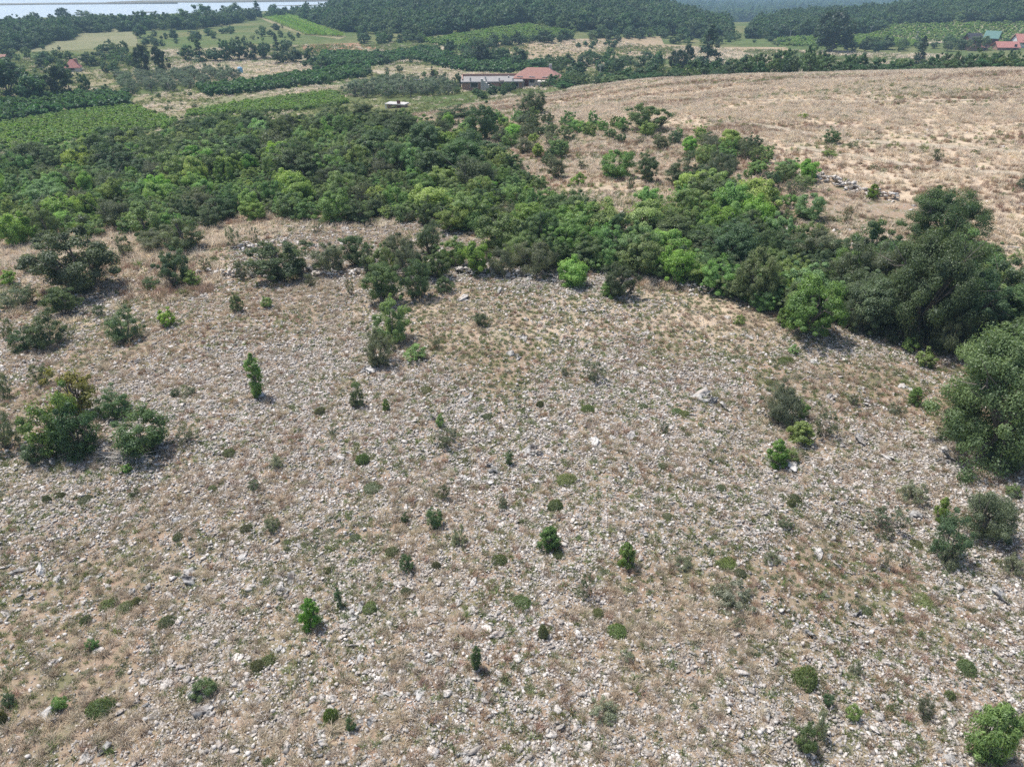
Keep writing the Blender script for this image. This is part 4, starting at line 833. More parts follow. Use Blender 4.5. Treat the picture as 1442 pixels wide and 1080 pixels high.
def ch_far_right(r, px, py):
    k = r.choice(['dark', 'tall', 'leafy', 'grey'], p=[.35, .35, .2, .1]); Hm = r.uniform(3, 4.6)
    return k, Hm * r.uniform(.85, 1.1), Hm
belt('left', [(-80, 352), (-80, 262), (0, 246), (120, 226), (250, 208), (330, 186), (450, 190), (545, 184), (600, 200), (630, 210), (680, 226), (735, 262), (755, 300), (745, 330), (700, 345), (650, 330), (600, 318), (540, 318), (460, 312), (420, 312), (330, 310), (262, 332), (190, 338), (100, 340), (0, 348)], 1.95, ch_left, 560, 11)
belt('middle', [(700, 350), (752, 334), (778, 305), (800, 318), (860, 330), (900, 340), (950, 334), (1000, 328), (1050, 332), (1085, 345), (1130, 352), (1180, 385), (1200, 400), (1180, 455), (1090, 448), (1020, 420), (960, 405), (880, 392), (800, 380), (720, 378)], 1.75, ch_right, 200, 12)
belt('strip', [(615, 178), (690, 172), (760, 172), (850, 176), (960, 196), (1050, 207), (1105, 232), (1145, 262), (1148, 300), (1120, 322), (1085, 312), (1078, 275), (1040, 246), (985, 232), (950, 218), (910, 209), (860, 200), (805, 198), (790, 222), (765, 238), (745, 225), (700, 210), (640, 205)], 2.35, ch_strip, 170, 13)
belt('corner', [(960, 262), (1020, 258), (1075, 300), (1100, 330), (1040, 330), (980, 320), (955, 290)], 1.7, ch_right, 40, 14)
belt('oaks', [(1180, 400), (1240, 385), (1290, 385), (1350, 400), (1390, 430), (1380, 470), (1340, 485), (1260, 470), (1200, 455)], 2.4, ch_far_right, 40, 15)
belt('edge', [(1420, 420), (1480, 430), (1600, 520), (1600, 640), (1480, 620), (1440, 520)], 2.8, ch_far_right, 24, 16)

def undergrowth():
    r = np.random.default_rng(44); PX = []
    for poly, n in (([(-120, 356), (-120, 258), (0, 244), (120, 224), (250, 206), (330, 184), (450, 188), (545, 182), (600, 198), (640, 213), (700, 223), (760, 253), (778, 290), (755, 330), (700, 342), (650, 326), (600, 314), (540, 314), (460, 308), (420, 308), (330, 306), (262, 326), (190, 332), (100, 336), (0, 344)], 1500),
                    ([(705, 348), (755, 336), (780, 308), (800, 320), (860, 332), (900, 342), (960, 332), (1000, 328), (1050, 328), (1085, 343), (1130, 350), (1180, 385), (1350, 400), (1390, 430), (1380, 470), (1340, 480), (1260, 466), (1180, 450), (1090, 442), (1020, 414), (960, 398), (880, 385), (800, 374), (720, 372)], 900)):
        w = gpoly(poly, 20); xs = [p[0] for p in w]; ys = [p[1] for p in w]; x = r.uniform(min(xs), max(xs), n * 3); y = r.uniform(min(ys), max(ys), n * 3); k = inpoly(x, y, w); PX.append(np.stack([x[k], y[k]], 1)[:n])
    q = np.concatenate(PX); n = len(q); s = r.uniform(.22, .42, n)
    ms = [PROTO['leafy'][0][0], PROTO['leafy'][1][0], PROTO['dark'][0][0], PROTO['grey'][0][0], PROTO['lime'][0][0]]
    scatter('undergrowth', np.stack([q[:, 0], q[:, 1], H(q[:, 0], q[:, 1]) - .05], 1), np.stack([np.zeros(n), np.zeros(n), r.uniform(0, 6.28, n)], 1), np.stack([s * 1.2, s * 1.2, s], 1), r.choice(5, n, p=[.3, .25, .25, .1, .1]), coll_of('undergrowth_set', ms), 'low green undergrowth filling the gaps between trees of the wood', 'undergrowth')
undergrowth()

# ================================================================== stuff near by: loose stones, dry herbs
def field_pts(n, d0, d1, az=40, power=1.0, seed=1):
    r = np.random.default_rng(seed); d = np.sqrt(r.uniform(d0**2, d1**2, n)) if power == 1 else d0 + (d1 - d0) * r.uniform(0, 1, n) ** power
    a = np.radians(r.uniform(-az, az, n)); return d * np.sin(a), d * np.cos(a), d, r
def scatter_stones():
    x, y, d, r = field_pts(230000, 8.5, 62, 50, 1.0, 21)
    keep = r.uniform(0, 1, len(x)) < np.clip(1.15 - d / 75, .1, 1)
    x, y, d = x[keep], y[keep], d[keep]
    st, s, b = zones(x, y)
    k = r.uniform(0, 1, len(x)) < st * .66 * (.35 + 1.1 * sstep(.40, .62, fbm(x / 1.6, y / 1.6, 43, 3)))
    x, y, d = x[k], y[k], d[k]
    s = .028 + .030 * r.pareto(2.2, len(x)); s = np.clip(s, .028, .18) * (1 + np.clip(d - 20, 0, 40) / 80 + .35 * np.clip((22 - d) / 10, 0, 1))
    P = np.stack([x, y, H(x, y) + s * .12], 1); n = len(x)
    rot = np.stack([r.normal(0, .25, n), r.normal(0, .25, n), r.uniform(0, 6.28, n)], 1)
    scl = s[:, None] * r.uniform(.75, 1.3, (n, 3))
    scatter('loose_stones', P, rot, scl, r.integers(0, 14, n), coll_of('stone_set', STONES), 'pale loose limestone stones strewn over the whole slope', 'stones')
    x, y, d, r = field_pts(75000, 8.5, 60, 50, 1.0, 23); st, s, b = zones(x, y); k = r.uniform(0, 1, len(x)) < (st * .72 + .04) * np.clip(1.2 - d / 85, .4, 1); x, y, d = x[k], y[k], d[k]; n = len(x)
    s = r.uniform(.8, 1.3, n) * (1 + np.clip(d - 22, 0, 40) / 70)
    scatter('small_stones', np.stack([x, y, H(x, y) + .005], 1), np.stack([0 * x, 0 * x, r.uniform(0, 6.28, n)], 1), np.stack([s, s, s], 1), r.integers(0, 10, n), coll_of('pebble_set', PEBBLES), 'small pale limestone fragments covering the slope between larger stones', 'stones')
    # stony streaks in the straw field and around the far wall
    x, y, d, r = field_pts(60000, 50, 150, 40, 1.0, 22); st, sz, b = zones(x, y)
    k = (b < .3) & (r.uniform(0, 1, len(x)) < .75 * sstep(.50, .68, fbm(x / 9, y / 5, 51, 4))); x, y = x[k], y[k]
    s = np.clip(.07 + .05 * r.pareto(2.2, len(x)), .06, .4); n = len(x); P = np.stack([x, y, H(x, y)], 1)
    scatter('field_stones', P, np.stack([r.normal(0, .2, n), r.normal(0, .2, n), r.uniform(0, 6.28, n)], 1), s[:, None] * r.uniform(.75, 1.3, (n, 3)), r.integers(0, 14, n), coll_of('field_stone_set', STONES), 'pale stones scattered through the straw field and upper clearing', 'stones')
    STAT.append(('stones', len(P)))
scatter_stones()

def tuft(name, mat, k, L, spreadv, w, seed, droop=.5):
    r = np.random.default_rng(seed); V = []; Fc = []
    for i in range(k):
        a = r.uniform(0, 6.28); b = np.array([r.normal(0, spreadv * .35), r.normal(0, spreadv * .35), -.01]); l = L * r.uniform(.5, 1.2); t = r.uniform(.1, 1.1)
        dv = np.array([math.cos(a) * math.sin(t), math.sin(a) * math.sin(t), math.cos(t)]); sd = np.array([-math.sin(a), math.cos(a), 0]) * w * .5
        m = b + dv * l * .55; e = m + (dv - np.array([0, 0, droop])) * l * .45
        o = len(V); V += [b - sd, b + sd, m + sd * .8, m - sd * .8, e + sd * .15, e - sd * .15]; Fc += [(o, o + 1, o + 2, o + 3), (o + 3, o + 2, o + 4, o + 5)]
    return mesh_np(name, np.array(V), np.array(Fc), LEAF[mat], np.repeat(np.clip(r.normal(.5, .3, k), 0, 1), 6))
def herb(name, mat, k, rad, leaf, seed):
    r = np.random.default_rng(seed); d = rdir(k, r); d[:, 2] = np.abs(d[:, 2]); P = d * (r.uniform(.2, 1, k) ** .6)[:, None] * rad * np.array([1, 1, .7])
    V, Fc = quads(P, norm(r.normal(size=(k, 3)) + [0, 0, .6]), leaf * r.uniform(.6, 1.4, k), leaf * .4, r, d + r.normal(size=(k, 3)) * .6)
    return mesh_np(name, V, Fc, LEAF[mat], np.repeat(np.clip(r.normal(.4, .3, k), 0, 1), 4))
TUFTS = [tuft('t0', 'straw', 60, .34, .13, .010, 1), tuft('t1', 'straw', 46, .24, .15, .012, 2), tuft('t2', 'rust_straw', 50, .28, .12, .012, 3), tuft('t3', 'rust_straw', 36, .18, .15, .012, 4),
         tuft('t4', 'green_blade', 34, .17, .12, .012, 5), tuft('t5', 'green_blade', 26, .24, .10, .014, 6), herb('t6', 'grey_herb', 90, .16, .05, 7), herb('t7', 'olive_cushion_leaf', 110, .15, .045, 8),
         tuft('t8', 'pale_straw', 60, .42, .3, .016, 9), tuft('t9', 'rust_straw', 50, .36, .3, .016, 10)]
def scatter_herbs():
    x, y, d, r = field_pts(150000, 8.5, 66, 50, 1.0, 31); st, sz, b = zones(x, y)
    k = (b < .5) & (r.uniform(0, 1, len(x)) < np.clip(.80 - .30 * st, .1, 1) * np.clip(1.2 - d / 80, .3, 1)); x, y = x[k], y[k]; n = len(x)
    u = r.uniform(0, 1, n); g = .6 * fbm(x / 3.2, y / 3.2, 61, 4) + .4 * fbm(x / 11, y / 11, 60, 3) + .035; g2 = fbm(x / 6, y / 6, 62, 3)
    pg = np.clip(.34 + 2.8 * (g - .48), .03, .85); pr = np.clip(.10 + .9 * (g2 - .45), .04, .35)
    idx = np.where(u < pg, r.choice([4, 5, 5, 7, 6], n), np.where(u < pg + pr, r.choice([2, 3], n), r.choice([0, 1, 1, 6], n)))
    s = r.uniform(.55, 1.25, n)
    scatter('dry_grass', np.stack([x, y, H(x, y)], 1), np.stack([0 * x, 0 * x, r.uniform(0, 6.28, n)], 1), np.stack([s, s, s * r.uniform(.6, 1.0, n)], 1), idx, coll_of('tuft_set', TUFTS), 'dry straw and small green herbs growing between the stones', 'grass')
    STAT.append(('herbs', n))
    x, y, d, r = field_pts(160000, 44, 165, 42, 1.0, 32); st, sz, b = zones(x, y)
    k = ((sz > .45) | ((d > 58) & (r.uniform(0, 1, len(x)) < .55))) & (b < .8) & (r.uniform(0, 1, len(x)) < .3 + .7 * sstep(.33, .58, fbm(x / 8, y / 5, 63, 4))); x, y = x[k], y[k]; n = len(x); u = r.uniform(0, 1, n)
    g = fbm(x / 18, y / 5, 64, 4); bnd = fbm(x / 26, y / 4, 65, 3); keep = r.uniform(0, 1, n) < np.where((x > .32 * y) & (y < 84), .45, 1.0)
    idx = np.where(u < np.clip(3.2 * (g - .53), .02, .55), r.choice([5, 7], n), np.where(r.uniform(0, 1, n) < np.clip(.25 + 4 * (.47 - bnd), .03, .8), 9, 8)); s = r.uniform(.8, 1.7, n) * np.where(idx < 8, 1.5, 1)
    dot = r.uniform(0, 1, n) < .012; idx = np.where(dot, 7, idx); s = np.where(dot, r.uniform(2, 4.5, n), s); 
    for lw in LANEW: keep &= ~(inpoly(x, y, lw) & (r.uniform(0, 1, n) < .8))
    x, y, s, idx = x[keep], y[keep], s[keep], idx[keep]; n = len(x)
    scatter('straw_grass', np.stack([x, y, H(x, y)], 1), np.stack([0 * x, 0 * x, r.uniform(0, 6.28, n)], 1), np.stack([s, s, s], 1), idx, coll_of('straw_set', TUFTS), 'tall bleached straw grass of the field beyond the wood', 'grass')
    STAT.append(('straw', n))
scatter_herbs()
def meadow():
    x, y, d, r = field_pts(90000, 95, 330, 36, 1.0, 37); st, sz, b = zones(x, y); k = (b > .4) & (r.uniform(0, 1, len(x)) < .15 + .85 * sstep(.38, .60, fbm(x / 9, y / 9, 66, 4))); x, y, d = x[k], y[k], d[k]; n = len(x)
    s = r.uniform(1.4, 2.8, n) * (1 + np.clip(d - 150, 0, 200) / 200); g = fbm(x / 25, y / 25, 67, 3); idx = np.where(r.uniform(0, 1, n) < np.clip(.78 + 3 * (g - .5), .3, .97), r.choice([5, 7, 4], n), 8)
    scatter('meadow_grass', np.stack([x, y, H(x, y)], 1), np.stack([0 * x, 0 * x, r.uniform(0, 6.28, n)], 1), np.stack([s, s, s * np.where(idx == 8, .5, 1)], 1), idx, coll_of('meadow_set', TUFTS), 'mixed green and dry grass of the valley meadows', 'grass')
meadow()

# ================================================================== far vegetation
FAR = []
def far(kind, px, py, w, h, look=None, full=False, land=None, group=None, **kw):
    w, h = w * .86, h * .88
    o, Wm, Hm = put_px(kind, px, py, w, h, **kw)
    if land: LAND.append((px, py - h / 2, land))
    if group: o['group'] = group
    TODO.append([o, px, py - h / 2, look, full, w * h]); return o
for row in [
 ('fardark', 206, 107, 34, 46, 'dense dark tree block with tall crown standing before the olive grove', 1, 'the olive grove tree block'), ('fardark', 228, 105, 30, 42, 'dark tall tree with visible trunk right of a denser one', 1, None), ('far', 123, 135, 25, 34, 'lone rounded tree beside the dirt track in the left valley', 1, 'the lone track tree'),
 ('fardark', 15, 145, 46, 62, 'dark tall tree', 0, 'the left edge grove'), ('far', 46, 146, 40, 46, 'dark tree', 0, None), ('fardark', 86, 142, 46, 52, 'dark broad tree', 0, None), ('far', 18, 116, 44, 36, 'dark tree', 0, None), ('far', 62, 128, 34, 34, 'mid green tree', 0, None), ('far', 90, 118, 30, 30, 'mid green tree', 0, None),
 ('far', 150, 138, 20, 20, 'small round dark tree', 0, None), ('far', 177, 136, 17, 17, 'small round dark tree', 0, None), ('farlight', 133, 139, 16, 12, 'pale green bush', 0, None), ('far', 149, 103, 16, 18, 'small dark tree', 0, None), ('far', 163, 104, 15, 16, 'small tree', 0, None), ('far', 176, 87, 22, 13, 'dark bush', 0, None), ('farlight', 140, 92, 30, 14, 'grey green bush', 0, None), ('farlight', 60, 84, 30, 12, 'green bush', 0, None),
 ('conifer', 283, 88, 24, 34, 'pointed dark conifer in the tree line', 0, 'the tree line conifer'), ('far', 264, 87, 24, 24, 'dark tree', 0, None), ('far', 302, 87, 28, 20, 'dark low tree', 0, None), ('far', 320, 86, 26, 32, 'dark tree', 0, None), ('far', 336, 85, 28, 34, 'dark broad tree', 0, None), ('far', 356, 84, 26, 26, 'dark tree', 0, None), ('far', 373, 83, 24, 32, 'mid green tree', 0, None), ('conifer', 390, 72, 14, 26, 'narrow pointed conifer', 0, None), ('far', 404, 72, 22, 22, 'round dark tree', 0, None), ('far', 395, 90, 30, 26, 'dark tree', 0, None), ('far', 416, 89, 26, 22, 'dark tree', 0, None), ('far', 437, 89, 26, 24, 'dark tree', 0, 'the tree line end'), ('farlight', 450, 98, 18, 14, 'grey green bush', 0, None), ('far', 345, 66, 12, 16, 'small dark tree', 0, None), ('far', 281, 57, 10, 14, 'small tree', 0, None), ('far', 246, 57, 14, 16, 'small tree', 0, None),
 ('farlight', 17, 71, 16, 12, 'round bush in pale meadow', 0, None), ('farlight', 38, 70, 14, 12, 'round bush in pale meadow', 0, None), ('far', 60, 70, 10, 10, 'small dark bush in pale meadow', 0, None), ('far', 84, 71, 6, 7, 'tiny bush in pale meadow', 0, None), ('far', 98, 52, 9, 9, 'dark round bush at the meadow edge', 0, None), ('far', 154, 63, 6, 8, 'tiny dark bush in the middle of the meadow', 0, None), ('far', 198, 54, 22, 22, 'dark tree at the meadow end', 0, None), ('far', 206, 66, 14, 14, 'dark bush', 0, None),
 ('fardark', 90, 33, 20, 22, 'dark round tree standing out against the lake', 0, 'the round lake tree'), ('far', 122, 33, 34, 19, 'wide dark tree against the lake', 0, None), ('far', 53, 33, 14, 16, 'dark tree top', 0, None), ('far', 262, 39, 34, 26, 'broad dark tree on the lake side', 0, None), ('far', 290, 32, 34, 26, 'broad dark tree on the lake side', 0, None), ('far', 335, 28, 34, 24, 'broad dark tree on the lake side', 0, None), ('conifer', 363, 24, 18, 23, 'tall pointed tree against the lake', 0, 'the pointed lake tree'), ('far', 388, 22, 18, 16, 'round tree against the lake', 0, None), ('far', 318, 29, 24, 21, 'dark tree on the lake side', 0, None),
 ('far', 601, 50, 24, 26, 'broad dark tree at the foot of the wooded hill', 0, 'the hill foot tree'), ('far', 507, 99, 19, 20, 'dark round tree alone by the orchard corner', 0, 'the orchard corner tree'), ('conifer', 609, 113, 11, 20, 'small pointed conifer beside the unfinished house', 0, 'the small house conifer'), ('far', 627, 116, 11, 15, 'small dark tree', 0, None), ('far', 645, 126, 18, 24, 'dark green tree at the corner of the unfinished house', 1, None), ('far', 634, 75, 20, 20, 'round tree', 0, None), ('far', 652, 76, 15, 14, 'round tree', 0, None), ('fardark', 678, 91, 24, 30, 'tall dark tree above the orchard', 0, 'the tall orchard tree'), ('far', 655, 84, 20, 16, 'dark tree', 0, None), ('far', 700, 86, 22, 16, 'dark tree', 0, None), ('far', 728, 96, 22, 18, 'dark tree', 0, None), ('far', 757, 98, 34, 22, 'dark spreading tree behind the red roof', 1, None), ('far', 774, 88, 16, 12, 'round dark tree', 0, None), ('far', 613, 70, 12, 9, 'dark reddish bush', 0, None), ('farlight', 695, 76, 14, 9, 'green bush', 0, None), ('farlight', 708, 77, 14, 9, 'green bush', 0, None),
 ('far', 768, 58, 16, 16, 'round dark tree at the vineyard edge', 0, None), ('far', 832, 70, 10, 10, 'small tree in the stubble', 0, None), ('far', 815, 68, 9, 8, 'small tree in the stubble', 0, None), ('farlight', 835, 62, 14, 9, 'green bush in the stubble', 0, None), ('far', 862, 68, 18, 15, 'round tree in the stubble', 0, 'the stubble field tree'), ('far', 870, 58, 14, 10, 'tree', 0, None), ('far', 900, 57, 8, 9, 'small dark tree in the stubble', 0, None), ('far', 858, 94, 26, 28, 'mid green broad tree', 0, 'the broad tree below stubble'), ('far', 882, 92, 26, 20, 'dark spreading tree', 0, None), ('far', 912, 85, 20, 18, 'round dark tree', 0, None), ('far', 927, 97, 18, 26, 'tree with pale trunk', 0, None), ('fardark', 952, 101, 30, 32, 'big dark tree', 0, None), ('far', 935, 54, 16, 12, 'dark tree', 0, None), ('far', 950, 62, 20, 14, 'dark tree', 0, None), ('fardark', 968, 97, 24, 36, 'dark tree left of the large conifer', 1, None), ('conifer', 996, 92, 44, 60, 'large dark pointed conifer behind the straw field', 1, 'the large conifer'), ('farlight', 1026, 60, 14, 10, 'round bush in the meadow', 0, None), ('far', 1085, 59, 15, 11, 'round dark tree', 0, None), ('far', 1052, 55, 12, 8, 'round dark tree', 0, None), ('far', 832, 82, 22, 14, 'dark tree', 0, None),
 ('fardark', 1170, 74, 66, 60, 'huge spreading tree rising above the valley fields', 1, 'the huge spreading tree'), ('cypress', 1292, 97, 19, 48, 'slim dark cypress at the straw field edge', 1, 'the slim cypress')]:
    k, px, py, w, h, look, full, land = row
    far(k, px, py, w, h, look, bool(full), land)

# trees whose feet are hidden behind the crest of the straw field: stand just beyond it
def crest_tree(px, top, d, w, kind, look):
    az = math.atan2((px - 721) / F, CP + (540 - top) / F * SP); x, y = d * math.sin(az), d * math.cos(az); z = h1(x, y); lo, hi = .5, 30
    for _ in range(40):
        m = (lo + hi) / 2
        if proj((x, y, z + m))[1] > top: lo = m
        else: hi = m
    o = put(kind, x, y, w * depth((x, y, z)) / F, max(1.5, lo)); o['group'] = 'hedge of trees behind the straw field'
    TODO.append([o, px, top + 10, look, False, 200])
r_ = np.random.default_rng(9)
tops = ([790, 830, 870, 920, 960, 1000, 1040, 1075, 1110, 1150, 1200, 1250, 1300, 1350, 1400, 1460], [108, 101, 98, 92, 88, 84, 80, 75, 70, 66, 76, 84, 82, 74, 70, 74])
for px in np.arange(796, 1465, 15.0):
    for d, off in ((166, 10), (178, 0)):
        p = px + r_.normal(0, 4); t = np.interp(p, *tops) + off + r_.normal(0, 2.2); kd = str(r_.choice(['far', 'farlight'], p=[.7, .3]))
        crest_tree(p, t, d + r_.normal(0, 4), r_.uniform(18, 30), kd, 'dark field hedge tree' if kd == 'far' else 'paler field hedge bush')

# olive grove: every tree its own object
def grid_in(name_poly, a, sp1, sp2, jit, seed):
    r = np.random.default_rng(seed); w = name_poly; c, s = math.cos(a), math.sin(a); P = np.array(w); U = P @ np.array([[c, -s], [s, c]])
    o = []
    for u in np.arange(U[:, 0].min(), U[:, 0].max(), sp1):
        for v in np.arange(U[:, 1].min(), U[:, 1].max(), sp2):
            q = np.array([u + r.normal(0, jit), v + r.normal(0, jit)]) @ np.array([[c, s], [-s, c]]); o.append(q)
    o = np.array(o); return o[inpoly(o[:, 0], o[:, 1], w)]
OLV = []
for poly, zone, sp in (([(152, 124), (156, 112), (250, 105), (334, 103), (336, 118), (268, 126), (190, 136)], 'in the left olive grove', 4.6),
                       ([(482, 140), (500, 128), (560, 118), (640, 124), (655, 134), (600, 139), (540, 141)], 'in the grove below the unfinished house', 4.3)):
    for q in grid_in(gpoly(poly), .5, sp, sp, .4, 3):
        if not allowed(q[0], q[1], .3): continue
        o = put('olive', q[0], q[1], r_.uniform(3.2, 4.6), r_.uniform(2.4, 3.3)); o['group'] = 'olive trees of the valley groves'; OLV.append([o, 'olive', *proj((q[0], q[1], h1(*q))), zone])
STAT.append(('olives', len(OLV)))

# small scattered valley bushes
def far_scatter(poly, n, kinds, size, phrase, seed):
    r = np.random.default_rng(seed); w = gpoly(poly); xs = [p[0] for p in w]; ys = [p[1] for p in w]; c = 0
    for _ in range(4000):
        if c >= n: break
        x, y = r.uniform(min(xs), max(xs)), r.uniform(min(ys), max(ys))
        if not inpoly(np.array([x]), np.array([y]), w)[0] or not allowed(x, y, size[0] * .35): continue
        k = str(r.choice(kinds)); s = r.uniform(*size) * .85; o = put(k, x, y, s * r.uniform(.9, 1.4), s); BELT.append([o, k, *proj((x, y, h1(x, y))), phrase]); c += 1
far_scatter([(120, 96), (130, 74), (200, 70), (210, 84), (190, 96)], 18, ['farlight', 'far'], (2.5, 5), 'above the small pink roofed house', 41)
far_scatter([(0, 98), (0, 80), (60, 74), (110, 76), (100, 96), (60, 100)], 16, ['farlight', 'far'], (2.5, 5), 'behind the left edge grove', 42)
far_scatter([(205, 70), (215, 50), (330, 40), (350, 50), (240, 64)], 18, ['farlight', 'far'], (1.8, 4), 'left of the striped vineyard', 43)
far_scatter([(760, 100), (800, 90), (850, 88), (880, 94), (950, 98), (900, 105), (800, 110)], 22, ['far', 'farlight'], (3, 5.5), 'beside the red roofed house', 44)
far_scatter([(620, 142), (650, 128), (730, 126), (745, 130), (700, 138), (650, 146)], 12, ['farlight', 'far'], (1.6, 2.8), 'on the unfinished house bank', 45)
far_scatter([(765, 126), (800, 122), (830, 116), (800, 112), (770, 118)], 16, ['farlight', 'far'], (2.0, 3.6), 'in front of the red roofed house', 55)
far_scatter([(300, 45), (400, 40), (440, 58), (340, 63)], 16, ['farlight', 'far'], (1.8, 3.6), 'below the striped vineyard', 56)
far_scatter([(500, 56), (600, 50), (640, 58), (560, 63), (510, 65)], 22, ['farlight', 'far'], (2.2, 5), 'left of the hill foot tree', 57)
far_scatter([(0, 56), (60, 52), (100, 46), (50, 74), (0, 76)], 16, ['farlight', 'far'], (2.5, 5.5), 'left of the pale meadow', 58)
far_scatter([(180, 152), (200, 136), (290, 124), (300, 138), (280, 152), (215, 160)], 14, ['farlight'], (.6, 1.4), 'on the dry strip by the vines', 59)
far_scatter([(440, 112), (560, 102), (640, 112), (560, 116), (460, 124)], 16, ['farlight', 'olive'], (1.2, 2.6), 'on the dry field by the grove', 60)
far_scatter([(395, 103), (450, 90), (520, 92), (590, 90), (590, 87), (520, 87), (440, 97)], 12, ['far'], (2, 4), 'in the orchard hedge', 46)
far_scatter([(640, 84), (700, 84), (740, 90), (720, 94), (660, 90)], 12, ['far'], (3.5, 6), 'above the dark orchard', 47)
far_scatter([(655, 71), (720, 62), (830, 53), (935, 50), (935, 53), (830, 57), (720, 66), (660, 74)], 34, ['far', 'far', 'farlight'], (3.5, 6), 'in the hedge above the stubble field', 48)
far_scatter([(800, 66), (850, 60), (880, 62), (840, 66)], 8, ['far'], (1.5, 2.5), 'in the broken stubble hedge', 49)
far_scatter([(930, 60), (1000, 56), (1060, 56), (1060, 62), (960, 66)], 12, ['far', 'farlight'], (3, 5), 'behind the large conifer', 50)
far_scatter([(1050, 56), (1120, 54), (1160, 60), (1100, 66), (1060, 62)], 8, ['far', 'farlight'], (2, 4), 'left of the huge spreading tree', 51)
far_scatter([(1190, 68), (1300, 66), (1442, 66), (1442, 72), (1300, 74), (1190, 76)], 26, ['far', 'farlight'], (3.5, 6), 'in front of the red roofed farm', 52)

# rows of vines and dense orchards: leaves without number, one object per plot
VPROT = [PROTO['farlight'][i][0] for i in range(3)]
def vine_proto(mat, seed, leaf=.42):
    me, st, h, w = make_plant('vp', mat, Ht=1.5, W=1.7, nclump=14, per=30, leaf=leaf, lw=.6, base=.05, seed=seed, spread=.42, stems=3); return me
VINES = [vine_proto('vine_leaf', 600 + i) for i in range(3)]; ORCH = [vine_proto('orchard_leaf', 610 + i, .5) for i in range(3)]
def crop(name, key, protos, a, s1, s2, scale, hz, label, cat, jit=.18, seed=1, skip=.0):
    q = grid_in(W[key], a, s1, s2, jit, seed); r = np.random.default_rng(seed + 5); q = q[r.uniform(0, 1, len(q)) > skip]; n = len(q)
    s = scale * r.uniform(.8, 1.25, n)
    scatter(name, np.stack([q[:, 0], q[:, 1], H(q[:, 0], q[:, 1])], 1), np.stack([np.zeros(n), np.zeros(n), r.uniform(0, 6.28, n)], 1), np.stack([s, s, s * hz], 1), r.integers(0, len(protos), n), coll_of(name + '_set', protos), label, cat)
    STAT.append((name, n))
crop('vines', 'vine_left', VINES, .5, 1.35, .62, .60, .95, 'bright green vines in the plot at the left picture edge', 'vines', seed=1)
crop('vines', 'vine_mid', VINES, .5, 1.35, .62, .60, .95, 'bright green vines in the plot just beyond the wood', 'vines', seed=2)
crop('vines', 'vine_hill', VINES, 1.2, 2.6, 1.3, 1.0, .9, 'green vines in the plot at the foot of the wooded hill', 'vines', seed=3)
crop('vines', 'vine_right', VINES, .2, 2.4, 1.3, 1.0, .9, 'bright green vines in the plot around the huge spreading tree', 'vines', seed=4)
crop('vines', 'vine_dots', VINES, .35, 4.4, 2.6, .95, .9, 'dotted rows of young vines below the right wooded hill', 'vines', seed=5)
crop('orchard', 'orch_left', ORCH, .5, 2.2, 1.6, 1.2, 1.1, 'dark green orchard plot beside the grove at the left edge', 'orchard', seed=6)
crop('orchard', 'orch_strip', ORCH, .5, 2.2, 1.6, 1.1, 1.05, 'long dark green orchard strip above the straw strip', 'orchard', seed=7)
crop('orchard', 'orch_b', ORCH, .9, 2.8, 1.9, 1.1, .95, 'dark green orchard beside the red earth field', 'orchard', seed=8)
crop('orchard', 'orch_c', ORCH, .9, 3.2, 2.0, 1.15, 1.0, 'dark green orchard behind the unfinished house', 'orchard', seed=9)
# striped vineyard on the slope: each row a thing
def vine_rows():
    poly = W['vine_slope']; r = np.random.default_rng(3); n = 12
    for i in range(n):
        t = (i + .5) / n; a = ground(364 + 46 * t, 25 - 3.5 * t)[:2]; b = ground(430 + 55 * t, 50 + 3 * t)[:2]
        L = np.hypot(*(b - a)); ks = np.arange(0, L, .8); q = a[None] + (b - a)[None] * (ks / L)[:, None]; k = inpoly(q[:, 0], q[:, 1], poly); q = q[k]
        if len(q) < 8: continue
        m = 26; P = np.repeat(q, m, 0); P = np.stack([P[:, 0], P[:, 1], H(P[:, 0], P[:, 1])], 1) + r.normal(0, 1, (len(P), 3)) * [.5, .5, .25] + [0, 0, .9]
        V, Fc = quads(P, norm(r.normal(size=P.shape) + [0, 0, .7]), .5 * r.uniform(.7, 1.3, len(P)), .3, r); c = P.mean(0); c[2] = P[:, 2].min()
        o = link('vine_row', mesh_np('vine_row', V - c, Fc, LEAF['vine_leaf'], np.repeat(r.uniform(0, 1, len(P)), 4)), loc=c)
        pm = proj(c); BELT.append([o, 'vinerow', pm[0], pm[1], 'of the striped vineyard on the slope']); o['category'] = 'vine row'; o['group'] = 'rows of the striped vineyard'
vine_rows()

# wooded hills and the lake-side wood: far-off woods that read as one mass
def woods(name, n, d0, d1, a0, a1, test, label, sc=(.8, 1.5), seed=1, protos=('far', 'far', 'farlight')):
    r = np.random.default_rng(seed); d = np.sqrt(r.uniform(d0**2, d1**2, n)); a = np.radians(r.uniform(a0, a1, n)); x, y = d * np.sin(a), d * np.cos(a); z = H(x, y)
    q = np.stack([x, y, z], 1) - CAM; dep = q[:, 1] * CP - q[:, 2] * SP; px = 721 + F * q[:, 0] / dep; py = 540 - F * (q[:, 1] * SP + q[:, 2] * CP) / dep
    k = test(px, py, d, x, y, r); x, y, z = x[k], y[k], z[k]; m = len(x); s = r.uniform(*sc, m)
    ms = [PROTO['far'][i][0] for i in range(4)] + [PROTO['farlight'][i][0] for i in range(3)]
    idx = np.where(r.uniform(0, 1, m) < .30 + .5 * (fbm(x / 40, y / 40, 91) - .5), r.integers(4, 7, m), r.integers(0, 4, m))
    scatter(name, np.stack([x, y, z - .2], 1), np.stack([np.zeros(m), np.zeros(m), r.uniform(0, 6.28, m)], 1), np.stack([s, s, s * r.uniform(.8, 1.25, m)], 1), idx, coll_of(name + '_set', ms), label, 'woodland')
    STAT.append((name, m))
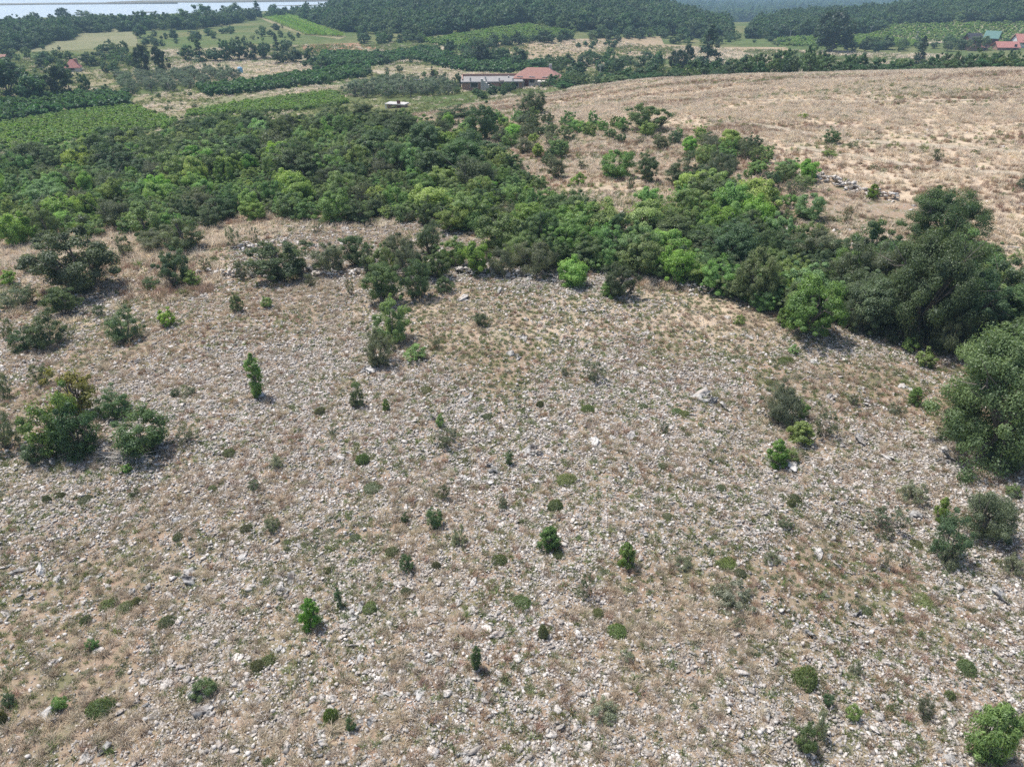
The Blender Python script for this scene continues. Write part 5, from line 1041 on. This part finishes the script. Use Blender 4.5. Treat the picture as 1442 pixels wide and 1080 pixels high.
def inpx(poly): return lambda px, py, d, x, y, r: inpoly(px, py, poly)
woods('wooded_hill', 9000, 300, 640, -12.5, 15, lambda px, py, d, x, y, r: (inpoly(px, py, [(440, 28), (470, 14), (560, -5), (520, -200), (860, -200), (905, -2), (985, 32), (1065, 58), (960, 54), (935, 49), (812, 45), (740, 34), (690, 41), (600, 52), (540, 54), (500, 48), (478, 44)]) & ((py < 30) | (px > 640) | (fbm(x / 14, y / 14, 8) > .46))), 'wooded hill rising behind the valley fields', (.7, 1.25), 5)
woods('right_wooded_hill', 9000, 320, 640, 11, 36, lambda px, py, d, x, y, r: inpoly(px, py, [(1050, 56), (1066, 38), (1110, 27), (1200, 23), (1300, 18), (1400, -200), (1600, -200), (1600, 32), (1442, 32), (1262, 34), (1240, 44), (1214, 49), (1188, 51), (1100, 54)]), 'wooded ridge behind the right vineyards', (.6, 1.1), 6)
woods('lakeside_wood', 6000, 250, 600, -36, -9, lambda px, py, d, x, y, r: (inpoly(px, py, [(-80, 43), (60, 41), (150, 37), (230, 38), (260, 36), (330, 29), (390, 26), (480, 20), (480, 44), (440, 34), (412, 23), (370, 27), (330, 34), (285, 42), (200, 44), (115, 48), (92, 58), (30, 72), (-80, 80)])), 'dense wood along the lake shore', (.55, 1.1), 7)
woods('far_woods', 60000, 880, 3900, 8, 27, lambda px, py, d, x, y, r: inpoly(px, py, [(900, -80), (940, 10), (1000, 32), (1062, 44), (1068, 34), (1110, 22), (1330, 12), (1330, -80)]) & (fbm(x / 150, y / 90, 33, 4) + .25 * (fbm(x / 30, y / 30, 34, 2) - .5) > .485), 'hazy woods on the plain far beyond the hills', (.9, 2.6), 8)

# ================================================================== buildings
M_WALLP = plain('pale_render', (.62, .58, .52), (.50, .46, .41), 1.2); M_BRICK = plain('hollow_brick', (.40, .245, .19), (.33, .20, .155), 2.5); M_CONC = plain('concrete', (.52, .50, .47), (.40, .39, .37), 1.0)
M_TILE = plain('red_tile', (.34, .18, .145), (.27, .14, .115), 2.2); M_TILE2 = plain('pink_tile', (.42, .19, .16), (.36, .15, .13), 2.0); M_GLASS = plain('dark_glass', (.03, .035, .04), None, 3, .15); M_WOODR = plain('red_wood', (.17, .055, .04), None, 3); M_DARKR = plain('dark_roof', (.05, .05, .065), None, 3); M_GREENR = plain('green_sheet', (.035, .16, .14), None, 3, .5); M_WHITE = plain('white_paint', (.78, .78, .76), (.66, .66, .65), 2); M_SLAB = plain('white_slab', (.27, .26, .25), (.22, .21, .205), .6); M_BLUE = plain('blue_plastic', (.25, .50, .70), None, 3, .4); M_POLE = plain('weathered_pole', (.45, .43, .40), (.36, .34, .31), 3)
def box(x0, y0, z0, x1, y1, z1):
    V = np.array([(x, y, z) for z in (z0, z1) for y in (y0, y1) for x in (x0, x1)], float)
    return V, [(0, 2, 3, 1), (4, 5, 7, 6), (0, 1, 5, 4), (2, 6, 7, 3), (0, 4, 6, 2), (1, 3, 7, 5)]
def part(name, mat, root, *boxes):
    V = []; Fc = []; o = 0
    for v, f in boxes:
        V += list(map(tuple, v)); Fc += [tuple(i + o for i in q) for q in f]; o += len(v)
    me = bpy.data.meshes.new(name); me.from_pydata(V, [], Fc); me.materials.append(mat)
    ob = link(name, me, root); return ob
def hip(L, D, z0, h, ov=.4, ridge=.5):
    a, b = L / 2 + ov, D / 2 + ov; rl = ridge * L / 2; t = .12
    V = [(-a, -b, z0), (a, -b, z0), (a, b, z0), (-a, b, z0), (-rl, 0, z0 + h), (rl, 0, z0 + h), (-a, -b, z0 - t), (a, -b, z0 - t), (a, b, z0 - t), (-a, b, z0 - t)]
    return V, [(0, 1, 5, 4), (1, 2, 5), (2, 3, 4, 5), (3, 0, 4), (6, 7, 1, 0), (7, 8, 2, 1), (8, 9, 3, 2), (9, 6, 0, 3), (9, 8, 7, 6)]
def gable(L, D, z0, h, ov=.4):
    a, b = L / 2 + ov, D / 2 + ov; t = .15
    V = [(-a, -b, z0), (a, -b, z0), (a, b, z0), (-a, b, z0), (-a, 0, z0 + h), (a, 0, z0 + h), (-a, -b, z0 - t), (a, -b, z0 - t), (a, b, z0 - t), (-a, b, z0 - t), (-a, 0, z0 + h - t), (a, 0, z0 + h - t)]
    return V, [(0, 1, 5, 4), (2, 3, 4, 5), (6, 10, 11, 7), (8, 11, 10, 9), (0, 6, 7, 1), (2, 8, 9, 3), (0, 4, 10, 6), (4, 3, 9, 10), (1, 7, 11, 5), (5, 11, 8, 2)]
def gwall(L, D, h, rh):
    a, b = L / 2, D / 2
    V = [(-a, -b, -1.5), (a, -b, -1.5), (a, b, -1.5), (-a, b, -1.5), (-a, -b, h), (a, -b, h), (a, b, h), (-a, b, h), (-a, 0, h + rh), (a, 0, h + rh)]
    return V, [(0, 1, 5, 4), (2, 3, 7, 6), (1, 2, 6, 9, 5), (3, 0, 4, 8, 7)]
def root_at(name, px, py, rz, label, cat, d=None):
    p = ground(px, py); o = bpy.data.objects.new(name, None); COL.objects.link(o); o.location = p; o.rotation_euler = (0, 0, rz)
    tag(o, label, cat); TREES.append((p[0], p[1], 5)); return o, depth(p) / F
def windows(root, xs, y, z, w, h, face=-1):
    for x in xs:
        f = part('window', M_WHITE, root, box(x - w / 2 - .08, y + face * .06 - .03, z - .08, x + w / 2 + .08, y + face * .06 + .03, z + h + .08))
        part('pane', M_GLASS, f, box(x - w / 2, y + face * .10 - .02, z, x + w / 2, y + face * .10 + .02, z + h))
# red-roofed house
o, m = root_at('house', 757, 121, R(-8), 'single storey house with red hipped tile roof and pale walls in the valley', 'house'); L, D = 60 * m, 36 * m; h = 11 * m
part('wall', M_WALLP, o, box(-L / 2, -D / 2, -1.5, L / 2, D / 2, h)); part('roof', M_TILE, o, hip(L, D, h + .12, 15 * m * .8, .5, .5)); windows(o, (-L * .38, -L * .1, L * .2), -D / 2, 1.1, 1.3, 1.3)
part('door', M_WOODR, o, box(-L * .27, -D / 2 - .1, 0, -L * .27 + 1, -D / 2 - .02, 2.1)); rf = part('chimney', M_CONC, o, box(L * .25, .6, h + 1, L * .25 + .7, 1.3, h + 15 * m * .8 + .8))
part('porch', M_WALLP, o, box(L * .08, -D / 2 - 2.6, -1.2, L * .08 + .3, -D / 2 - 2.3, h - .4), box(L * .42, -D / 2 - 2.6, -1.2, L * .42 + .3, -D / 2 - 2.3, h - .4), box(L * .05, -D / 2 - 2.8, h - .4, L * .45, -D / 2 - .02, h - .15))
LAND.append((757, 108, 'the red roofed house'))
# unfinished house
o, m = root_at('unfinished_house', 692, 125, R(4), 'unfinished flat roofed brick house with pale concrete roof deck beside red roofed house', 'house'); L, D = 82 * m, 54 * m; h = 11.5 * m
part('wall', M_BRICK, o, box(-L / 2, -D / 2, -1.5, L / 2, D / 2, h)); part('roof', M_SLAB, o, box(-L / 2 - .3, -D / 2 - .3, h + .003, L / 2 + .3, D / 2 + .3, h + .25))
par = part('parapet', M_BRICK, o, box(-L / 2, D / 2 - .25, h + .253, L / 2, D / 2, h + .75), box(-L / 2, -D / 2 + 2, h + .253, -L / 2 + .25, D / 2 - .253, h + .6), box(L / 2 - .25, -D / 2 + 3, h + .253, L / 2, D / 2 - .253, h + .6))
for x, y in ((-L * .36, -D * .42), (-L * .1, -D * .42), (L * .12, -D * .42), (L * .35, -D * .42), (-.1 * L, 0), (L * .3, .1 * D)): part('column', M_CONC, o, box(x - .18, y - .18, h + .253, x + .18, y + .18, h + r_.uniform(.7, 1.5)))
windows(o, (-L * .3, -L * .08, L * .38), -D / 2, 1.0, 1.6, 1.2); part('door', M_WOODR, o, box(L * .12, -D / 2 - .1, 0, L * .2, -D / 2 - .02, 2.4)); part('stair', M_CONC, o, *[box(L * .02 - i * .5, -D / 2 - 1.4, -1, L * .02 - i * .5 + .5, -D / 2 - .15, .3 + i * .45) for i in range(7)])
LAND.append((692, 113, 'the unfinished brick house'))
# shed by the wood
o, m = root_at('shed', 560, 152, R(-14), 'low shed with white flat roof and brick wall between the wood and the olive grove', 'shed'); L, D = 25 * m, 14 * m
part('wall', M_BRICK, o, box(-L / 2, -D / 2, -1.5, L / 2, D / 2, 5 * m)); part('roof', M_CONC, o, box(-L / 2 - .4, -D / 2 - .4, 5 * m + .003, L / 2 + .3, D / 2 + .3, 5 * m + .18)); part('post', M_WHITE, o, box(-L / 2 - .3, -D / 2 - .3, -1, -L / 2 - .1, -D / 2 - .1, 5 * m)); part('door', M_WOODR, o, box(L * .1, -D / 2 - .08, 0, L * .3, -D / 2 - .02, 1.5))
LAND.append((560, 145, 'the white roofed shed'))
# small houses on the left
o, m = root_at('cottage', 105, 101, R(12), 'small house with faded pink hipped roof among the left valley trees', 'house'); L = 17 * m
part('wall', M_WALLP, o, box(-L / 2, -L * .4, -1.5, L / 2, L * .4, 5 * m)); part('roof', M_TILE2, o, hip(L, L * .8, 5 * m + .12, 10 * m, .3, .25)); part('window', M_GLASS, o, box(-.6, -L * .4 - .08, .5, .6, -L * .4 - .02, 1.4)); part('chimney', M_TILE, o, box(L * .1, 0, 8 * m, L * .1 + 1, 1, 16 * m))
LAND.append((105, 95, 'the small pink roofed house'))
o, m = root_at('cottage', 0, 90, R(0), 'orange roofed house half hidden by trees at the left picture edge', 'house'); L = 22 * m
part('wall', M_WALLP, o, box(-L / 2, -L * .3, -1.5, L / 2, L * .3, 7 * m)); part('roof', M_TILE, o, gable(L, L * .6, 7 * m, 5 * m)); part('window', M_GLASS, o, box(1, -L * .3 - .08, .5, 2.2, -L * .3 - .02, 1.6))
# red-roofed farm on the right
def cabin(px, py, wpx, rh, hw, rz, wm, rm, label, name='cabin', cat='cabin', dr=.8):
    o, m = root_at(name, px, py, rz, label, cat); L = wpx * m; D = L * dr; h = hw * m
    part('wall', wm, o, gwall(L, D, h, rh * m * .92)); part('roof', rm, o, gable(L, D, h + .05, rh * m, .5)); part('window', M_GLASS, o, box(-.7, -D / 2 - .08, h * .4, .7, -D / 2 - .02, h * .75)); part('door', M_DARKR, o, box(L * .25, -D / 2 - .08, 0, L * .25 + 1, -D / 2 - .02, 2)); return o
cabin(1367, 66, 17, 8, 9, R(2), M_WOODR, M_DARKR, 'dark red cabin with blackish roof beside the green roofed cabin'); cabin(1394, 64, 16, 9, 9, R(-38), M_WOODR, M_GREENR, 'dark red cabin with green metal roof behind the straw field', dr=1.1)
cabin(1374, 71, 26, 4, 4, R(3), M_BRICK, M_TILE, 'low red roofed barn in front of the dark roofed cabin', 'barn', 'barn', .5); cabin(1415, 70, 28, 7, 3, R(-4), M_BRICK, M_TILE2, 'low barn with sagging pink red roof beside the green roofed cabin', 'barn', 'barn', .6)
o = cabin(1448, 66, 40, 10, 6, R(-6), M_WHITE, M_TILE2, 'large building with pinkish roof and white eaves at the right picture edge', 'farmhouse', 'house', .6)
LAND.append((1394, 55, 'the green roofed cabin'))
# far village houses
for i, (px, py, w) in enumerate([(1003, 3, 8), (1014, 4, 8), (1022, 2.5, 7), (1086, 2, 8), (1096, 3, 7), (1168, 4, 8), (1176, 2.5, 9), (1232, 4, 6), (1242, 3, 4), (1266, 3, 4), (1104, 14, 9), (1028, 26, 10)]):
    if not (0 < px): continue
    p = ground(px, py)
    if np.linalg.norm(p) > 5000 or np.linalg.norm(p) < 500: continue
    o = bpy.data.objects.new('village_house', None); COL.objects.link(o); o.location = p; o.rotation_euler = (0, 0, r_.uniform(-.6, .6)); L = w * depth(p) / F
    part('wall', M_WHITE, o, gwall(L, L * .7, L * .4, L * .2)); part('roof', M_TILE2 if i % 2 else M_WHITE, o, gable(L, L * .7, L * .4, L * .22))
    o['category'] = 'house'; o['group'] = 'village houses on the hazy plain'; BELT.append([o, 'village', px, py, 'on the hazy far plain'])
# poles, tank
def pole(px, py, hpx, lean, label):
    p = ground(px, py); m = depth(p) / F; h = hpx * m; o = bpy.data.objects.new('utility_pole', None); COL.objects.link(o); o.location = p; o.rotation_euler = (0, lean, 0)
    v, f = tube([(0, 0, -.5), (0, 0, h * .5), (0, 0, h)], [.16, .14, .11], 8); po = link('post', mesh_np('post', v, f, M_POLE), o); part('crossarm', M_POLE, o, box(-.8, -.06, h * .93, .8, .06, h * .93 + .12)); part('insulator', M_WHITE, o, box(-.7, -.05, h * .93 + .123, -.6, .05, h * .93 + .3), box(.6, -.05, h * .93 + .123, .7, .05, h * .93 + .3))
    tag(o, label, 'utility pole')
pole(62, 144, 22, R(-11), 'pale pole leaning left in front of the dark grove at the left edge'); pole(588, 131, 18, 0, 'thin pole among the olive trees left of the unfinished house'); pole(845, 108, 14, 0, 'thin pole between the red roofed house and the straw field'); pole(1063, 54, 12, 0, 'thin pole in front of the right ridge, left of two'); pole(1112, 55, 11, 0, 'thin pole in front of the right ridge, right of two'); pole(1288, 60, 14, R(6), 'thin leaning pole beside the lane below the dotted vineyard'); pole(1225, 49, 10, 0, 'thin pole where the lane bends into the right wood')
o, m = root_at('water_tank', 339, 104, 0, 'light blue water tank beside the olive grove', 'water tank')
V, Fc = tube([(0, 0, 0), (0, 0, .1), (0, 0, 1.4), (0, 0, 1.7), (0, 0, 1.8)], [.72, .75, .75, .6, .2], 16); link('tank_body', mesh_np('tank_body', V, Fc, M_BLUE, smooth=True), o); part('lid', M_WHITE, o, box(-.3, -.3, 1.78, .3, .3, 1.95))

# ================================================================== labels
LOOK = {'leafy': 'mid green leafy bush', 'dark': 'dark green oak bush', 'grey': 'grey green bush', 'lime': 'lime green bush', 'tall': 'tall dark oak', 'bare': 'half bare grey shrub', 'leafytree': 'mid green leafy tree', 'bigtree': 'dark oak', 'far': 'dark tree', 'farlight': 'pale green bush', 'olive': 'grey green olive tree', 'vinerow': 'green vine row', 'village': 'pale village house'}
ORD = ['first', 'second', 'third', 'fourth', 'fifth', 'sixth', 'seventh', 'eighth', 'ninth', 'tenth', 'eleventh', 'twelfth', 'thirteenth', 'fourteenth', 'fifteenth', 'sixteenth', 'seventeenth', 'eighteenth', 'nineteenth', 'twentieth']
used = {}
for e in TODO:
    if e[4]: e[0]['label'] = e[3]; used[e[3]] = 1
def words_ok(s): return 4 <= len(s.replace('-', ' ').split()) <= 16
def rel(px, py, q):
    dx, dy = px - q[0], py - q[1]
    if abs(dx) > abs(dy) * 1.3: return 'left of' if dx < 0 else 'right of'
    return 'behind' if dy < 0 else 'in front of'
for e in sorted([e for e in TODO if not e[4]], key=lambda e: -e[5]):
    o, px, py, look = e[:4]
    own = [q for q in LAND if abs(q[0] - px) < 1.5 and abs(q[1] - py) < 1.5]
    near = sorted([q for q in LAND if q not in own], key=lambda q: math.hypot((q[0] - px), (q[1] - py) * 1.3))
    lab = None
    for pre in ('', 'small ', 'low '):
        if pre and pre.strip() in look: continue
        for q in near[:7]:
            d = math.hypot(q[0] - px, q[1] - py); nearw = 'just ' if d < 45 else ('far ' if d > 170 else '')
            c = f'{pre}{look} {nearw}{rel(px, py, q)} {q[2]}'
            if c not in used and words_ok(c): lab = c; break
        if lab: break
    if not lab:
        q = near[0]; q2 = near[1]; c = f'{look} between {q[2]} and {q2[2]}'; lab = c if c not in used and words_ok(c) else f'{look} {rel(px, py, q)} {q[2]}'
        if lab in used:
            for k in ORD[1:]:
                c = f'{k} {look} {rel(px, py, q)} {q[2]}'
                if c not in used and words_ok(c): lab = c; break
    used[lab] = 1; o['label'] = lab
ZONE = {'left': 'in the left wood', 'middle': 'in the wood behind the wall', 'strip': 'in the upper clearing thicket', 'corner': 'below the upper clearing', 'oaks': 'in the right oak wood', 'edge': 'beyond the massive right oak'}
GRP = {'left': 'trees and bushes of the left wood', 'middle': 'trees and bushes of the middle wood', 'strip': 'bushes round the upper clearing', 'corner': 'bushes round the upper clearing', 'oaks': 'trees of the oak wood', 'edge': 'trees at the right edge'}
cells = {}
def left_column(px): return ['largest left flank bush', 'dark upright wall bush', 'broad dark wall bush', 'grassy clearing grey bush', 'lime green wall bush'][int(np.searchsorted([190, 335, 460, 585], px))]
for o, kind, px, py, zn in BELT + OLV:
    row = ''
    if zn in ZONE:
        row = {'left': ['back row', 'middle row', 'front row'][int(np.clip((py - 215) // 38, 0, 2))], 'middle': ['back row', 'middle row', 'front row'][int(np.clip((py - 315) // 35, 0, 2))], 'strip': ['back row', 'front row'][int(py > 215)]}.get(zn, '')
    where = f'in wood behind {left_column(px)}' if zn == 'left' else ZONE.get(zn, zn)
    o['group'] = o.get('group') or GRP.get(zn, 'scattered valley trees and bushes')
    cells.setdefault((kind, where, row), []).append((px, py, o))
for key in list(cells):
    kind, where, row = key; items = cells[key]
    if not row and len(items) > 8:
        ys = sorted(t[1] for t in items); n3 = 2 if len(items) <= 16 else 3; names = ['back row', 'front row'] if n3 == 2 else ['back row', 'middle row', 'front row']; del cells[key]
        for t in items: cells.setdefault((kind, where, names[min(n3 - 1, int(np.searchsorted(ys, t[1]) * n3 / len(ys)))]), []).append(t)
for (kind, where, row), items in cells.items():
    items.sort(key=lambda t: t[0]); n = len(items)
    for i, (px, py, o) in enumerate(items):
        k = '' if n == 1 else ', leftmost' if i == 0 else ', rightmost' if i == n - 1 else f', {ORD[i]} from left' if i <= n // 2 else f', {ORD[n - 1 - i]} from right'
        o['label'] = f'{LOOK[kind]} {where}{", " + row if row else ""}{k}'

# ================================================================== air, sky, sun, camera
def haze():
    V, Fc = box(-7200, -7200, -140, 7200, 7200, 42); me = bpy.data.meshes.new('haze'); me.from_pydata([tuple(v) for v in V], [], Fc)
    m = bpy.data.materials.new('haze'); m.use_nodes = True; nt = m.node_tree; nt.nodes.clear(); out = nt.nodes.new('ShaderNodeOutputMaterial')
    v = nt.nodes.new('ShaderNodeVolumePrincipled'); v.inputs['Color'].default_value = (.46, .68, .92, 1); v.inputs['Density'].default_value = HAZE; v.inputs['Anisotropy'].default_value = .0
    nt.links.new(v.outputs[0], out.inputs['Volume']); me.materials.append(m); tag(link('haze', me), kind='stuff')
HAZE = .00035
haze()
SUN_EL, SUN_AZ = R(66), R(-58)      # azimuth clockwise from +Y
w = bpy.data.worlds.new('World'); scene.world = w; w.use_nodes = True; nt = w.node_tree; bg = nt.nodes['Background']
sky = nt.nodes.new('ShaderNodeTexSky'); sky.sky_type = 'NISHITA'; sky.sun_disc = False; sky.sun_elevation = SUN_EL; sky.sun_rotation = SUN_AZ; sky.air_density = 1.0; sky.dust_density = 2.5
nt.links.new(sky.outputs[0], bg.inputs[0]); bg.inputs[1].default_value = .125
ld = bpy.data.lights.new('sun', 'SUN'); ld.energy = 3.4; ld.angle = R(1.0); ld.color = (1, .95, .88); lo = bpy.data.objects.new('sun', ld); COL.objects.link(lo)
dv = Vector((math.sin(SUN_AZ) * math.cos(SUN_EL), math.cos(SUN_AZ) * math.cos(SUN_EL), math.sin(SUN_EL))); lo.rotation_euler = dv.to_track_quat('Z', 'Y').to_euler(); lo.location = (0, 0, 60)
cam = bpy.data.cameras.new('camera'); co = bpy.data.objects.new('camera', cam); COL.objects.link(co); co.location = CAM; co.rotation_euler = (math.pi / 2 - PITCH, 0, 0)
cam.sensor_width = 36; cam.lens = 36 * F / 1442; cam.clip_end = 8000; cam.clip_start = .5; scene.camera = co
vs = scene.view_settings; vs.view_transform = 'Standard'; vs.look = 'None'; vs.exposure = .50; vs.gamma = 1
scene.cycles.max_bounces = 8; scene.cycles.diffuse_bounces = 5; scene.cycles.transmission_bounces = 5; scene.cycles.volume_bounces = 1; scene.cycles.use_denoising = False
scene.cycles.use_adaptive_sampling = True; scene.cycles.adaptive_threshold = .02
